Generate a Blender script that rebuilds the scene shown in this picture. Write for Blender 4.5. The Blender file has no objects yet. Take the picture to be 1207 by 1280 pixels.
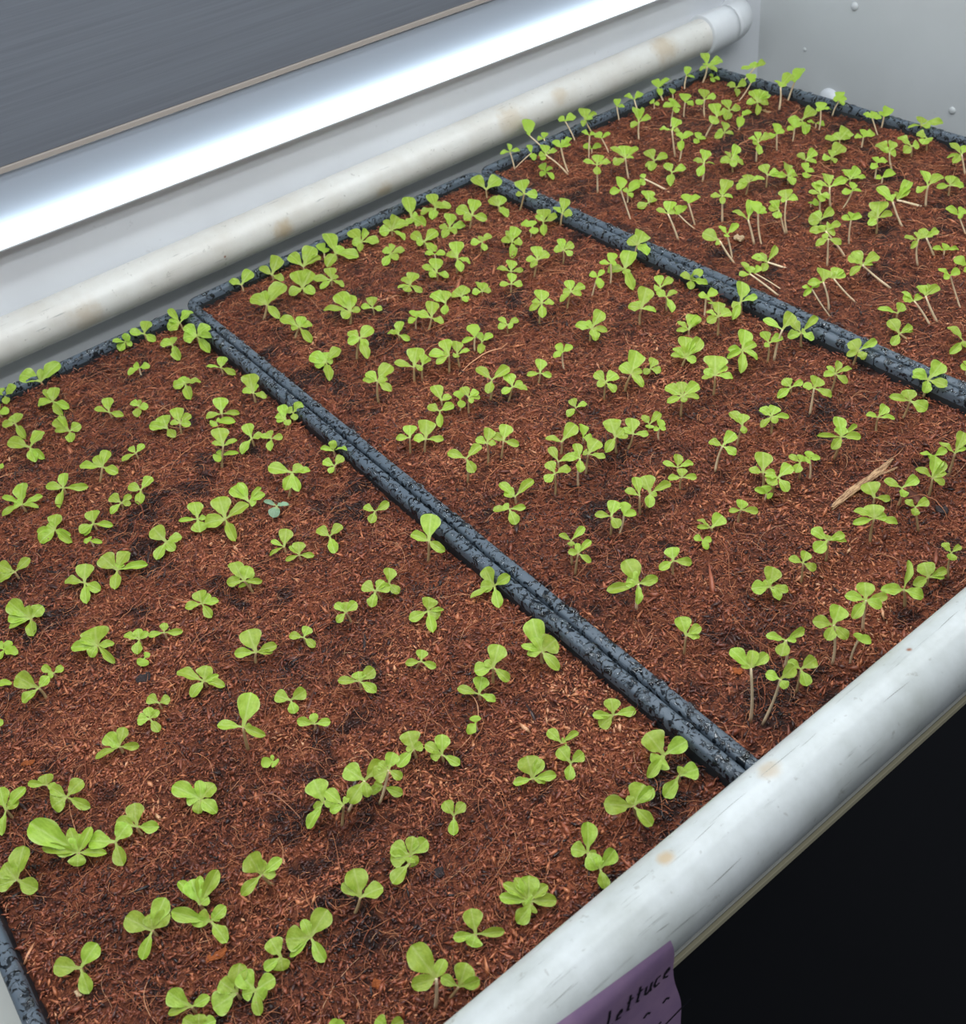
import bpy, math, random
import numpy as np
from mathutils import Vector, Matrix

# ------------------------------------------------------------------ camera, light, exposure
scene = bpy.context.scene
COL = scene.collection
F_PX = 1322.125
CAM = Vector((-0.2066087, -0.7206519, 0.3886863))
ROT = Matrix(((0.78580975, 0.48269885, -0.38665858),
              (-0.60615628, 0.47697047, -0.63645403),
              (-0.1227909, 0.73450731, 0.66739899)))
cd = bpy.data.cameras.new('camera'); cam = bpy.data.objects.new('camera', cd); COL.objects.link(cam)
cd.sensor_fit = 'HORIZONTAL'; cd.sensor_width = 36.0; cd.lens = F_PX * 36.0 / 1207.0
cd.clip_start = 0.01; cd.clip_end = 20
cam.matrix_world = Matrix.Translation(CAM) @ ROT.to_4x4()
cd.dof.use_dof = True; cd.dof.focus_distance = 0.56; cd.dof.aperture_fstop = 26.0
scene.camera = cam

w = bpy.data.worlds.new('world'); scene.world = w; w.use_nodes = True
bg = w.node_tree.nodes['Background']; bg.inputs[0].default_value = (0.82, 0.90, 1.0, 1); bg.inputs[1].default_value = 0.22

def area(name, loc, size, energy, color, rot=(0, 0, 0)):
    l = bpy.data.lights.new(name, 'AREA'); l.shape = 'RECTANGLE'; l.size, l.size_y = size
    l.energy = energy; l.color = color
    o = bpy.data.objects.new(name, l); COL.objects.link(o); o.location = loc; o.rotation_euler = rot
    return o
# the grow tubes under the shelf above the trays (above the frame)
COOL = (0.90, 0.96, 1.0)
for k, y in enumerate((-0.16, -0.34, -0.52)):
    area('grow_tube_light', (0.14, y, 0.47), (1.2, 0.04), 1.75, COOL)
# added daylight-white fill on the aisle side, brightens the front pipe's lower side
area('aisle_fill_light', (-0.1, -1.05, 1.0), (1.2, 0.4), 2.6, (0.95, 0.98, 1.0), (math.radians(26), 0, 0))

scene.view_settings.view_transform = 'Standard'; scene.view_settings.look = 'None'
scene.view_settings.gamma = 1.0; scene.view_settings.use_curve_mapping = False
scene.view_settings.exposure = 0.12

# ------------------------------------------------------------------ helpers
R = random.Random(11)
rng = np.random.default_rng(7)

def srgb(r, g, b):
    f = lambda c: (c / 255 / 12.92) if c / 255 <= 0.04045 else ((c / 255 + 0.055) / 1.055) ** 2.4
    return (f(r), f(g), f(b), 1.0)

def mat(name, base=(0.5, 0.5, 0.5, 1), rough=0.5, spec=0.5):
    m = bpy.data.materials.new(name); m.use_nodes = True
    b = m.node_tree.nodes['Principled BSDF']
    b.inputs['Base Color'].default_value = base; b.inputs['Roughness'].default_value = rough
    b.inputs['Specular IOR Level'].default_value = spec
    return m, m.node_tree.nodes, m.node_tree.links, b

def ramp(N, stops, interp='LINEAR'):
    r = N.new('ShaderNodeValToRGB'); e = r.color_ramp.elements; r.color_ramp.interpolation = interp
    while len(e) < len(stops): e.new(0.5)
    for i, (p, c) in enumerate(stops): e[i].position = p; e[i].color = c if len(c) == 4 else (*c, 1)
    return r

def noise(N, L, scale, detail=4, rough=0.55, vec=None, dist=0):
    n = N.new('ShaderNodeTexNoise'); n.inputs['Scale'].default_value = scale
    n.inputs['Detail'].default_value = detail; n.inputs['Roughness'].default_value = rough
    n.inputs['Distortion'].default_value = dist
    if vec is not None: L.new(vec, n.inputs['Vector'])
    return n

def coords(N, L, scale=(1, 1, 1), kind='Object'):
    t = N.new('ShaderNodeTexCoord'); m = N.new('ShaderNodeMapping'); m.inputs['Scale'].default_value = scale
    L.new(t.outputs[kind], m.inputs['Vector']); return m.outputs['Vector']

def bump(N, L, height, bsdf, strength=0.3, dist=0.001):
    b = N.new('ShaderNodeBump'); b.inputs['Strength'].default_value = strength; b.inputs['Distance'].default_value = dist
    L.new(height, b.inputs['Height']); L.new(b.outputs['Normal'], bsdf.inputs['Normal']); return b

def mix(N, L, fac, a, b):
    m = N.new('ShaderNodeMix'); m.data_type = 'RGBA'
    if hasattr(fac, 'links'): L.new(fac, m.inputs[0])
    else: m.inputs[0].default_value = fac
    for i, v in ((6, a), (7, b)):
        if hasattr(v, 'links'): L.new(v, m.inputs[i])
        else: m.inputs[i].default_value = v
    return m.outputs[2]

def math_node(N, L, op, a, b=None):
    m = N.new('ShaderNodeMath'); m.operation = op
    for i, v in ((0, a), (1, b)):
        if v is None: continue
        if hasattr(v, 'links'): L.new(v, m.inputs[i])
        else: m.inputs[i].default_value = v
    return m.outputs[0]

def link(name, me, m=None, parent=None, smooth=True):
    if m is not None and not me.materials: me.materials.append(m)
    if smooth: me.polygons.foreach_set('use_smooth', [True] * len(me.polygons))
    o = bpy.data.objects.new(name, me); COL.objects.link(o)
    if parent: o.parent = parent
    return o

def mesh(name, verts, faces, m=None, parent=None, smooth=True):
    me = bpy.data.meshes.new(name); me.from_pydata([tuple(v) for v in verts], [], faces); me.update()
    return link(name, me, m, parent, smooth)

def fast_mesh(name, V, Fq, attr=None, smooth=True):
    """V (n,3) array, Fq (m,k) array of k-gons"""
    me = bpy.data.meshes.new(name); n, k = Fq.shape
    me.vertices.add(len(V)); me.vertices.foreach_set('co', V.astype(np.float32).ravel())
    me.loops.add(n * k); me.loops.foreach_set('vertex_index', Fq.astype(np.int32).ravel())
    me.polygons.add(n); me.polygons.foreach_set('loop_start', np.arange(0, n * k, k, dtype=np.int32))
    me.polygons.foreach_set('loop_total', np.full(n, k, dtype=np.int32))
    me.polygons.foreach_set('use_smooth', np.full(n, smooth))
    if attr is not None:
        a = me.attributes.new('tone', 'FLOAT', 'POINT'); a.data.foreach_set('value', attr.astype(np.float32))
    me.update(calc_edges=True); return me

def empty(name, loc, label=None, cat=None, group=None):
    o = bpy.data.objects.new(name, None); COL.objects.link(o); o.location = loc; o.empty_display_size = 0.01
    return tag(o, label, cat, group)

def tag(o, label=None, cat=None, group=None, kind=None):
    if label: o['label'] = label
    if cat: o['category'] = cat
    if group: o['group'] = group
    if kind: o['kind'] = kind
    return o

def box(name, lo, hi, m, parent=None, bevel=0.0):
    x0, y0, z0 = lo; x1, y1, z1 = hi
    v = [(x0, y0, z0), (x1, y0, z0), (x1, y1, z0), (x0, y1, z0), (x0, y0, z1), (x1, y0, z1), (x1, y1, z1), (x0, y1, z1)]
    f = [(0, 3, 2, 1), (4, 5, 6, 7), (0, 1, 5, 4), (1, 2, 6, 5), (2, 3, 7, 6), (3, 0, 4, 7)]
    o = mesh(name, v, f, m, parent, smooth=False)
    if bevel:
        b = o.modifiers.new('bevel', 'BEVEL'); b.width = bevel; b.segments = 3
    return o

def tube(name, pts, rad, m, parent=None, seg=10, caps=True):
    """tube through pts with a radius (or radius list)"""
    P = [Vector(q) for q in pts]; n = len(P)
    rad = rad if isinstance(rad, (list, tuple)) else [rad] * n
    V = []; Fs = []; up = None
    for i in range(n):
        d = (P[min(i + 1, n - 1)] - P[max(i - 1, 0)]).normalized()
        if up is None: up = Vector((0, 0, 1)) if abs(d.z) < 0.9 else Vector((1, 0, 0))
        s = d.cross(up).normalized(); up = s.cross(d).normalized()
        for k in range(seg):
            a = 2 * math.pi * k / seg; V.append(P[i] + (s * math.cos(a) + up * math.sin(a)) * rad[i])
    for i in range(n - 1):
        for k in range(seg):
            k2 = (k + 1) % seg; Fs.append((i * seg + k, i * seg + k2, (i + 1) * seg + k2, (i + 1) * seg + k))
    if caps:
        Fs.append(tuple(range(seg))[::-1]); Fs.append(tuple((n - 1) * seg + k for k in range(seg)))
    return mesh(name, V, Fs, m, parent)

# ------------------------------------------------------------------ materials
def wall_material(name, c1, c2, rough=0.45, sc=6):
    m, N, L, b = mat(name, rough=rough, spec=0.3)
    v = coords(N, L); n = noise(N, L, sc, 5, 0.6, v); r = ramp(N, [(0.3, c1), (0.7, c2)])
    L.new(n.outputs[0], r.inputs[0])
    n2 = noise(N, L, 90, 3, 0.6, v); r2 = ramp(N, [(0.69, (0, 0, 0)), (0.76, (1, 1, 1))]); L.new(n2.outputs[0], r2.inputs[0])
    mm = math_node(N, L, 'MULTIPLY', r2.outputs[0], 0.16)
    L.new(mix(N, L, mm, r.outputs[0], srgb(120, 110, 95)), b.inputs['Base Color'])
    n3 = noise(N, L, 160, 3, 0.5, v); bump(N, L, n3.outputs[0], b, 0.06, 0.001)
    return m
M_WALL = wall_material('white_panel', srgb(214, 216, 220), srgb(226, 228, 231))
M_END = wall_material('end_panel', srgb(204, 207, 206), srgb(218, 220, 220), 0.5, 4)

def dark_panel():
    m, N, L, b = mat('grey_sheet', srgb(128, 132, 140), 0.42, 0.4)
    v = coords(N, L, (3, 40, 260)); n = noise(N, L, 3, 4, 0.6, v)
    r = ramp(N, [(0.35, srgb(104, 108, 116)), (0.65, srgb(112, 117, 125))]); L.new(n.outputs[0], r.inputs[0])
    L.new(r.outputs[0], b.inputs['Base Color']); bump(N, L, n.outputs[0], b, 0.05, 0.0005)
    return m
M_DARK = dark_panel()

def pipe_material(name, base, dirty, stains):
    """white PVC: faint mottling, long scratches, grime, brown stains at given object-space points"""
    m, N, L, b = mat(name, base, 0.33, 0.5)
    v = coords(N, L); n = noise(N, L, 28, 5, 0.65, v)
    r = ramp(N, [(0.35, base), (0.72, dirty)]); L.new(n.outputs[0], r.inputs[0])
    vs = coords(N, L, (14, 260, 260)); s = noise(N, L, 1.6, 6, 0.75, vs)
    rs = ramp(N, [(0.585, (0, 0, 0)), (0.66, (1, 1, 1))]); L.new(s.outputs[0], rs.inputs[0])
    n4 = noise(N, L, 60, 3, 0.5, v); r4 = ramp(N, [(0.5, (0, 0, 0)), (0.62, (1, 1, 1))]); L.new(n4.outputs[0], r4.inputs[0])
    f = math_node(N, L, 'MULTIPLY', math_node(N, L, 'MULTIPLY', rs.outputs[0], r4.outputs[0]), 0.7)
    c = mix(N, L, f, r.outputs[0], srgb(128, 130, 128))
    n5 = noise(N, L, 190, 3, 0.6, v); r5 = ramp(N, [(0.645, (0, 0, 0)), (0.71, (1, 1, 1))]); L.new(n5.outputs[0], r5.inputs[0])
    c = mix(N, L, math_node(N, L, 'MULTIPLY', r5.outputs[0], 0.35), c, srgb(118, 112, 100))
    for (x, y, z, rad, colr, k) in stains:
        g = N.new('ShaderNodeTexCoord'); d = N.new('ShaderNodeVectorMath'); d.operation = 'DISTANCE'
        nn = noise(N, L, 160, 4, 0.6, g.outputs['Object'])
        L.new(g.outputs['Object'], d.inputs[0]); d.inputs[1].default_value = (x, y, z)
        dd = math_node(N, L, 'ADD', math_node(N, L, 'DIVIDE', d.outputs['Value'], rad), math_node(N, L, 'MULTIPLY', nn.outputs[0], 0.9))
        rr = ramp(N, [(0.45, (k, k, k)), (1.0, (0, 0, 0))]); rr.color_ramp.interpolation = 'EASE'
        sub = math_node(N, L, 'MULTIPLY', dd, 0.7); L.new(sub, rr.inputs[0])
        c = mix(N, L, rr.outputs[0], c, colr)
    L.new(c, b.inputs['Base Color'])
    bump(N, L, s.outputs[0], b, 0.05, 0.0006)
    return m

def tray_plastic():
    m, N, L, b = mat('black_tray_plastic', srgb(34, 40, 46), 0.4, 0.5)
    v = coords(N, L); n = noise(N, L, 250, 4, 0.55, v, 1.2)
    wet = ramp(N, [(0.535, (0, 0, 0)), (0.56, (1, 1, 1))]); L.new(n.outputs[0], wet.inputs[0])
    L.new(mix(N, L, wet.outputs[0], srgb(84, 95, 106), srgb(26, 32, 38)), b.inputs['Base Color'])
    rr = ramp(N, [(0.0, (0.42,) * 3), (1.0, (0.06,) * 3)]); L.new(wet.outputs[0], rr.inputs[0]); L.new(rr.outputs[0], b.inputs['Roughness'])
    h = ramp(N, [(0.50, (0, 0, 0)), (0.60, (1, 1, 1))], 'EASE'); L.new(n.outputs[0], h.inputs[0])
    bump(N, L, h.outputs[0], b, 0.7, 0.0005)
    return m
M_TRAY = tray_plastic()
M_TRAYIN, *_ = mat('tray_wall_plastic', srgb(30, 34, 38), 0.35, 0.5)

def water():
    m, N, L, b = mat('water', (1, 1, 1, 1), 0.02, 0.5)
    b.inputs['Transmission Weight'].default_value = 1.0; b.inputs['IOR'].default_value = 1.33
    return m
M_WATER = water()

def coir(name, bright=1.0):
    m, N, L, b = mat(name, rough=0.85, spec=0.25)
    v = coords(N, L)
    big = noise(N, L, 16, 4, 0.6, v); mid = noise(N, L, 260, 5, 0.7, v, 0.5)
    stops = [(0.30, srgb(30, 18, 18)), (0.41, srgb(80, 44, 34)), (0.52, srgb(134, 76, 54)), (0.64, srgb(178, 106, 74)), (0.78, srgb(212, 146, 108))]
    r = ramp(N, stops); L.new(mid.outputs[0], r.inputs[0])
    rb = ramp(N, [(0.35, srgb(140, 134, 134)), (0.68, srgb(240, 232, 226))]); L.new(big.outputs[0], rb.inputs[0])
    mm = N.new('ShaderNodeMix'); mm.data_type = 'RGBA'; mm.blend_type = 'MULTIPLY'; mm.inputs[0].default_value = 0.8
    pa = N.new('ShaderNodeAttribute'); pa.attribute_name = 'tone'
    L.new(mix(N, L, math_node(N, L, 'MULTIPLY', pa.outputs['Fac'], 0.75), r.outputs[0], srgb(34, 27, 28)), mm.inputs[6]); L.new(rb.outputs[0], mm.inputs[7]); L.new(mm.outputs[2], b.inputs['Base Color'])
    rr = ramp(N, [(0.35, (0.4,) * 3), (0.6, (0.9,) * 3)]); L.new(big.outputs[0], rr.inputs[0]); L.new(rr.outputs[0], b.inputs['Roughness'])
    vf = noise(N, L, 520, 4, 0.7, v, 1.5); bump(N, L, vf.outputs[0], b, 1.0, 0.0012)
    return m
M_COIR = coir('coir_bed')

def toned(name, stops, rough=0.7, spec=0.35, transl=0.0):
    """colour picked by the per-grain 'tone' attribute"""
    m, N, L, b = mat(name, rough=rough, spec=spec)
    a = N.new('ShaderNodeAttribute'); a.attribute_name = 'tone'
    r = ramp(N, stops); L.new(a.outputs['Fac'], r.inputs[0]); L.new(r.outputs[0], b.inputs['Base Color'])
    return m
M_GRAIN = toned('coir_grain', [(0.0, srgb(28, 22, 24)), (0.14, srgb(62, 36, 32)), (0.34, srgb(108, 56, 42)), (0.62, srgb(168, 94, 66)), (0.85, srgb(212, 134, 90)), (1.0, srgb(230, 176, 136))], 0.42, 0.6)
M_FIBRE = toned('coir_fibre', [(0.0, srgb(100, 48, 34)), (0.4, srgb(166, 92, 62)), (0.8, srgb(214, 144, 102)), (1.0, srgb(234, 188, 148))], 0.55, 0.4)

def leaf_material(name, c1, c2, edge, tr):
    m, N, L, b = mat(name, rough=0.3, spec=0.45)
    uv = N.new('ShaderNodeTexCoord'); sep = N.new('ShaderNodeSeparateXYZ'); L.new(uv.outputs['Object'], sep.inputs[0])
    n = noise(N, L, 5.0, 3, 0.6, uv.outputs['Object']); r = ramp(N, [(0.3, c1), (0.7, c2)]); L.new(n.outputs[0], r.inputs[0])
    # pale midrib along the leaf's own axis, yellower leaf stalk
    ax = math_node(N, L, 'ABSOLUTE', sep.outputs['X']); rib = ramp(N, [(0.0, (0.45,) * 3), (0.06, (0, 0, 0))]); L.new(ax, rib.inputs[0])
    c = mix(N, L, rib.outputs[0], r.outputs[0], edge)
    st = ramp(N, [(0.05, (0.8,) * 3), (0.34, (0, 0, 0))]); L.new(sep.outputs['Y'], st.inputs[0]); c = mix(N, L, st.outputs[0], c, srgb(196, 212, 112))
    rim = ramp(N, [(0.40, (0, 0, 0)), (0.5, (0.6,) * 3)]); L.new(ax, rim.inputs[0]); c = mix(N, L, rim.outputs[0], c, edge)
    oi = N.new('ShaderNodeObjectInfo'); hv = N.new('ShaderNodeHueSaturation')
    rv = N.new('ShaderNodeMapRange'); rv.inputs[3].default_value = 0.82; rv.inputs[4].default_value = 1.12; L.new(oi.outputs['Random'], rv.inputs[0])
    hh = N.new('ShaderNodeMapRange'); hh.inputs[3].default_value = 0.488; hh.inputs[4].default_value = 0.508; L.new(oi.outputs['Random'], hh.inputs[0])
    L.new(rv.outputs[0], hv.inputs['Value']); L.new(hh.outputs[0], hv.inputs['Hue']); L.new(c, hv.inputs['Color'])
    L.new(hv.outputs[0], b.inputs['Base Color'])
    wv = noise(N, L, 9, 3, 0.6, uv.outputs['Object']); bump(N, L, wv.outputs[0], b, 0.35, 0.0008)
    t = N.new('ShaderNodeBsdfTranslucent'); L.new(hv.outputs[0], t.inputs['Color'])
    mx = N.new('ShaderNodeMixShader'); mx.inputs[0].default_value = tr
    out = [q for q in N if q.type == 'OUTPUT_MATERIAL'][0]
    L.new(b.outputs[0], mx.inputs[1]); L.new(t.outputs[0], mx.inputs[2]); L.new(mx.outputs[0], out.inputs[0])
    return m
M_LEAF = leaf_material('lettuce_leaf', srgb(164, 200, 62), srgb(192, 222, 90), srgb(214, 232, 140), 0.38)
M_LEAF_BLUE = leaf_material('bluish_leaf', srgb(140, 178, 140), srgb(158, 194, 158), srgb(180, 206, 176), 0.3)  # bluish grey-green variant of the leaf colour
M_STEM, N_, L_, b_ = mat('green_stem', srgb(186, 160, 118), 0.4, 0.4); b_.inputs['Subsurface Weight'].default_value = 0.0
M_STEM_PALE, *_ = mat('pale_stem', srgb(244, 220, 182), 0.35, 0.5)

def wood(name, c1, c2):
    m, N, L, b = mat(name, rough=0.75, spec=0.2)
    v = coords(N, L, (120, 900, 900)); n = noise(N, L, 1.5, 5, 0.7, v); r = ramp(N, [(0.35, c1), (0.6, c2)]); L.new(n.outputs[0], r.inputs[0])
    L.new(r.outputs[0], b.inputs['Base Color']); bump(N, L, n.outputs[0], b, 0.8, 0.0006); return m
M_STICK = wood('dry_stick', srgb(96, 62, 44), srgb(208, 168, 128))
M_CHIP = wood('orange_chip', srgb(120, 62, 32), srgb(168, 92, 48))
M_BARK = wood('dark_bark', srgb(34, 30, 32), srgb(70, 60, 60))
M_SEED, *_ = mat('pale_pebble', srgb(206, 178, 142), 0.5, 0.4)
M_SHELF = wall_material('shelf_board', srgb(196, 197, 190), srgb(212, 213, 207), 0.5, 10)
M_EDGE, *_ = mat('grimy_edge', srgb(196, 188, 158), 0.6, 0.3)
M_FLOOR, *_ = mat('unlit_dark_floor', srgb(22, 23, 28), 0.6, 0.2)  # near-black base colour stands in for a floor that no light reaches
M_ALU, *_ = mat('fixture_white', srgb(225, 228, 232), 0.35, 0.5)
M_PLATE, *_ = mat('lamp_back_plate', srgb(150, 156, 166), 0.45, 0.4)
M_TRIM, *_ = mat('beige_trim', srgb(160, 150, 142), 0.5, 0.4)

def emitter(name, color, strength):
    m = bpy.data.materials.new(name); m.use_nodes = True; N = m.node_tree.nodes; N.clear()
    e = N.new('ShaderNodeEmission'); e.inputs[0].default_value = color; e.inputs[1].default_value = strength
    o = N.new('ShaderNodeOutputMaterial'); m.node_tree.links.new(e.outputs[0], o.inputs[0]); return m
M_LED = emitter('led_diffuser', (0.78, 0.92, 1.0, 1), 5.5)

# ------------------------------------------------------------------ the setting
WALL_Y, END_X = 0.050, 0.693
tag(box('wall_back', (-0.9, WALL_Y, -0.9), (END_X, WALL_Y + 0.02, 0.9), M_WALL), 'light grey panel wall behind the rear pipe', kind='structure')
tag(box('wall_right', (END_X, -0.604, -0.085), (END_X + 0.02, WALL_Y + 0.02, 0.9), M_END), 'pale grey end wall beyond the right tray', kind='structure')
tag(box('floor', (-4, -6, -0.92), (6, WALL_Y, -0.9), M_FLOOR), 'dark floor far below the front pipe', kind='structure')

# grey sheet fixed on the wall above the lamp
sheet = empty('sheet_panel', (-0.1, WALL_Y, 0.118), 'dark grey brushed sheet on the wall above the glowing lamp', 'panel')
sheet.rotation_euler = (0, math.radians(0.9), 0)
box('sheet', (-0.75, -0.004, 0.004), (0.80, -0.0005, 0.45), M_DARK, sheet, 0.0006)
box('edge_strip', (-0.75, -0.0055, 0.000), (0.80, -0.0005, 0.004), M_TRIM, sheet, 0.0008)

# LED strip lamp on the wall
lamp = empty('led_strip_lamp', (-0.1, WALL_Y, 0.0), 'long glowing white LED strip lamp along the back wall', 'lamp')
lamp.rotation_euler = (0, math.radians(1.05), 0)
zc = 0.0800; n = 26
V = []; Fs = []
for x in (-0.70, 0.77):
    for k in range(n):
        a = 2 * math.pi * k / n
        V.append((x, -0.0092 - 0.0052 * math.sin(a), zc - 0.0056 * math.cos(a)))
for k in range(n): Fs.append((k, (k + 1) % n, n + (k + 1) % n, n + k))
Fs.append(tuple(range(n))[::-1]); Fs.append(tuple(range(n, 2 * n)))
mesh('led_tube', V, Fs, M_LED, lamp)
box('lower_lip', (-0.705, -0.0148, zc - 0.0075), (0.775, -0.0003, zc - 0.0062), M_ALU, lamp, 0.0003)
box('back_plate', (-0.70, -0.0016, zc - 0.0061), (0.77, -0.0003, 0.1172), M_PLATE, lamp, 0.0003)
for x in (-0.7055, 0.7702): box('end_cap', (x, -0.0146, zc - 0.0061), (x + 0.0053, -0.0017, zc + 0.008), M_ALU, lamp, 0.0005)

# shelf board that carries the trays
shelf = empty('grow_shelf', (0, -0.58, -0.058), 'off-white shelf board under the trays, seen left of the leftmost rim', 'shelf')
box('board', (-0.75, 0.003, 0.0028), (0.572, 0.6295, 0.0065), M_SHELF, shelf, 0.0006)
box('front_edge', (-0.75, 0.0010, 0.0026), (0.572, 0.0029, 0.0068), M_EDGE, shelf, 0.0004)

# pipes
def pipe(name, label, c, r, x0, x1, m):
    V = []; Fs = []; seg = 72; nx = 40
    root = empty(name, (0, c[0], c[1]), label, 'pipe')
    for i in range(nx + 1):
        x = x0 + (x1 - x0) * i / nx
        for k in range(seg):
            a = 2 * math.pi * k / seg; V.append((x, r * math.sin(a), r * math.cos(a)))
    for i in range(nx):
        for k in range(seg):
            k2 = (k + 1) % seg; Fs.append((i * seg + k, (i + 1) * seg + k, (i + 1) * seg + k2, i * seg + k2))
    Fs.append(tuple(range(seg))[::-1]); Fs.append(tuple(nx * seg + k for k in range(seg)))
    mesh('pipe_body', V, Fs, m, root); return root
RUST = srgb(146, 84, 52); TAN = srgb(192, 170, 138)
m_front = pipe_material('front_pipe_pvc', srgb(208, 212, 212), srgb(180, 184, 180), [(-0.0690, 0.0052, 0.0147, 0.0048, TAN, 0.9), (-0.0149, 0.0056, 0.0146, 0.0070, TAN, 0.6), (0.0698, 0.0059, 0.0144, 0.0018, RUST, 0.9)])
m_back = pipe_material('rear_pipe_pvc', srgb(222, 220, 214), srgb(208, 203, 194), [(0.1024, -0.0159, -0.0014, 0.0120, TAN, 0.8), (-0.0659, -0.0156, -0.0037, 0.0200, TAN, 0.45), (0.5258, -0.0125, 0.0100, 0.0200, TAN, 0.6), (0.3382, -0.0148, 0.0061, 0.0200, TAN, 0.5), (0.1989, -0.0144, -0.0070, 0.0120, TAN, 0.6), (0.0489, -0.0159, -0.0016, 0.0015, RUST, 0.9), (0.3948, -0.0137, 0.0082, 0.0120, TAN, 0.5)])
front = pipe('front_pipe', 'thick white plastic pipe along the front of the trays', (-0.584, 0.0236), 0.0156, -0.62, END_X - 0.001, m_front)
rear = pipe('rear_pipe', 'stained off-white plastic pipe along the back wall', (0.033, 0.0128), 0.0160, -0.62, 0.6, m_back)
# dark scuffs scratched along the front pipe
M_SCUFF, *_ = mat('scuff_mark', srgb(140, 142, 138), 0.7, 0.2)
for (x, a, ln, wd) in [(-0.0566, 0.8021, 0.018, 0.0003), (-0.0084, -0.3528, 0.022, 0.00022), (-0.0382, -0.2655, 0.02, 0.00016), (-0.0519, -0.1919, 0.012, 0.0002), (0.0481, 0.2597, 0.016, 0.0002), (0.0937, -0.2961, 0.014, 0.0003), (-0.0869, 0.8040, 0.006, 0.0003), (-0.0817, -0.3213, 0.008, 0.0002), (0.0059, -0.2676, 0.01, 0.00015), (-0.1292, 0.4628, 0.012, 0.00018)]:
    V = []; n = 12
    for i in range(n + 1):
        t = i / n; h = 0.45 * wd * math.sin(math.pi * t) + 0.00002
        for sg in (-1, 1):
            an = a + 0.015 * math.sin(3 * t + x * 90) + sg * h / 0.0156; V.append((x + ln * (t - .5), -0.01563 * math.sin(an), 0.01563 * math.cos(an)))
    mesh('scuff', V, [(2 * i, 2 * i + 2, 2 * i + 3, 2 * i + 1) for i in range(n)], M_SCUFF, front)
# elbow fitting at the rear pipe's right end
elbow = empty('pipe_elbow', (0.588, 0.033, 0.0128), 'white pipe elbow on the rear pipe end in the wall corner', 'pipe fitting')
M_ELB = wall_material('elbow_pvc', srgb(222, 224, 226), srgb(212, 214, 216), 0.35, 30)
tube('socket', [(0, 0, 0), (0.0006, 0, 0), (0.001, 0, 0), (0.030, 0, 0), (0.036, 0.0, 0)], [0.0162, 0.0186, 0.0192, 0.0192, 0.0186], M_ELB, elbow, 48)
pts = [(0.036 + 0.022 * math.sin(a), 0.022 * (1 - math.cos(a)) * 0.7, 0) for a in [math.pi / 2 * i / 10 for i in range(11)]]
tube('bend', pts, 0.0183, M_ELB, elbow, 40)
# round white plug low on the end wall
plug = empty('wall_plug', (END_X, -0.0465, -0.0685), 'round white plastic plug on end wall behind right tray', 'plug')
V = []; Fs = []; nr = 8; seg = 32
for i in range(nr + 1):
    a = math.pi / 2 * i / nr
    for k in range(seg):
        t = 2 * math.pi * k / seg; V.append((-0.008 * math.sin(a) - 0.0003, 0.0135 * math.cos(a) * math.cos(t), 0.0135 * math.cos(a) * math.sin(t)))
for i in range(nr):
    for k in range(seg): Fs.append((i * seg + k, (i + 1) * seg + k, (i + 1) * seg + (k + 1) % seg, i * seg + (k + 1) % seg))
mesh('cap', V, Fs, M_ALU, plug)
for (y, z, r, nm) in [(-0.1833, -0.0452, 0.0035, 'small round screw cap at the far right of the end wall'), (-0.0647, 0.0268, 0.004, 'small round screw cap at the top of the end wall'), (-0.0107, -0.0237, 0.002, 'tiny screw cap halfway down the end wall')]:
    V = []; Fs = []
    for i in range(5):
        a = math.pi / 2 * i / 4
        for k in range(14):
            t = 2 * math.pi * k / 14; V.append((END_X - 0.0002 - r * 0.5 * math.sin(a), y + r * math.cos(a) * math.cos(t), z + r * math.cos(a) * math.sin(t)))
    for i in range(4):
        for k in range(14): Fs.append((i * 14 + k, (i + 1) * 14 + k, (i + 1) * 14 + (k + 1) % 14, i * 14 + (k + 1) % 14))
    tag(mesh('screw_cap', V, Fs, M_END), nm, 'screw cap')

# ------------------------------------------------------------------ trays
TRAYS = [('left', -0.2830, -0.0006, -0.004), ('middle', 0.0006, 0.2796, 0.002), ('right', 0.2808, 0.5640, 0.0)]
Y_FRONT = -0.583

def rounded(x0, x1, y0, y1, r, off, per=8, side=40):
    """closed loop of points of a rounded rectangle moved inwards by off"""
    x0 += off; x1 -= off; y0 += off; y1 -= off; r = max(r - off, 0.0015)
    pts = []
    for cx, cy, a0 in ((x1 - r, y1 - r, 0), (x0 + r, y1 - r, 90), (x0 + r, y0 + r, 180), (x1 - r, y0 + r, 270)):
        arc = [(cx + r * math.cos(math.radians(a0 + 90 * k / per)), cy + r * math.sin(math.radians(a0 + 90 * k / per))) for k in range(per + 1)]
        if pts:
            q = pts[-1]
            pts += [(q[0] + (arc[0][0] - q[0]) * t / side, q[1] + (arc[0][1] - q[1]) * t / side) for t in range(1, side)]
        pts += arc
    q = pts[-1]; a = pts[0]
    pts += [(q[0] + (a[0] - q[0]) * t / side, q[1] + (a[1] - q[1]) * t / side) for t in range(1, side)]
    return pts

def sweep(name, prof, x0, x1, y0, y1, r, m, parent, wob=0.0, bottom=False):
    V = []; Fs = []; n = None
    for j, (off, z) in enumerate(prof):
        loop = rounded(x0, x1, y0, y1, r, off); n = len(loop)
        for (x, y) in loop:
            dz = wob * (math.sin(x * 40 + y * 17) + math.sin(y * 31 + 1.7)) * 0.5
            V.append((x, y, z + dz))
    for j in range(len(prof) - 1):
        for k in range(n):
            k2 = (k + 1) % n; Fs.append((j * n + k, (j + 1) * n + k, (j + 1) * n + k2, j * n + k2))
    if bottom: Fs.append(tuple((len(prof) - 1) * n + k for k in range(n))[::-1])
    return mesh(name, V, Fs, m, parent)

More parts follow.
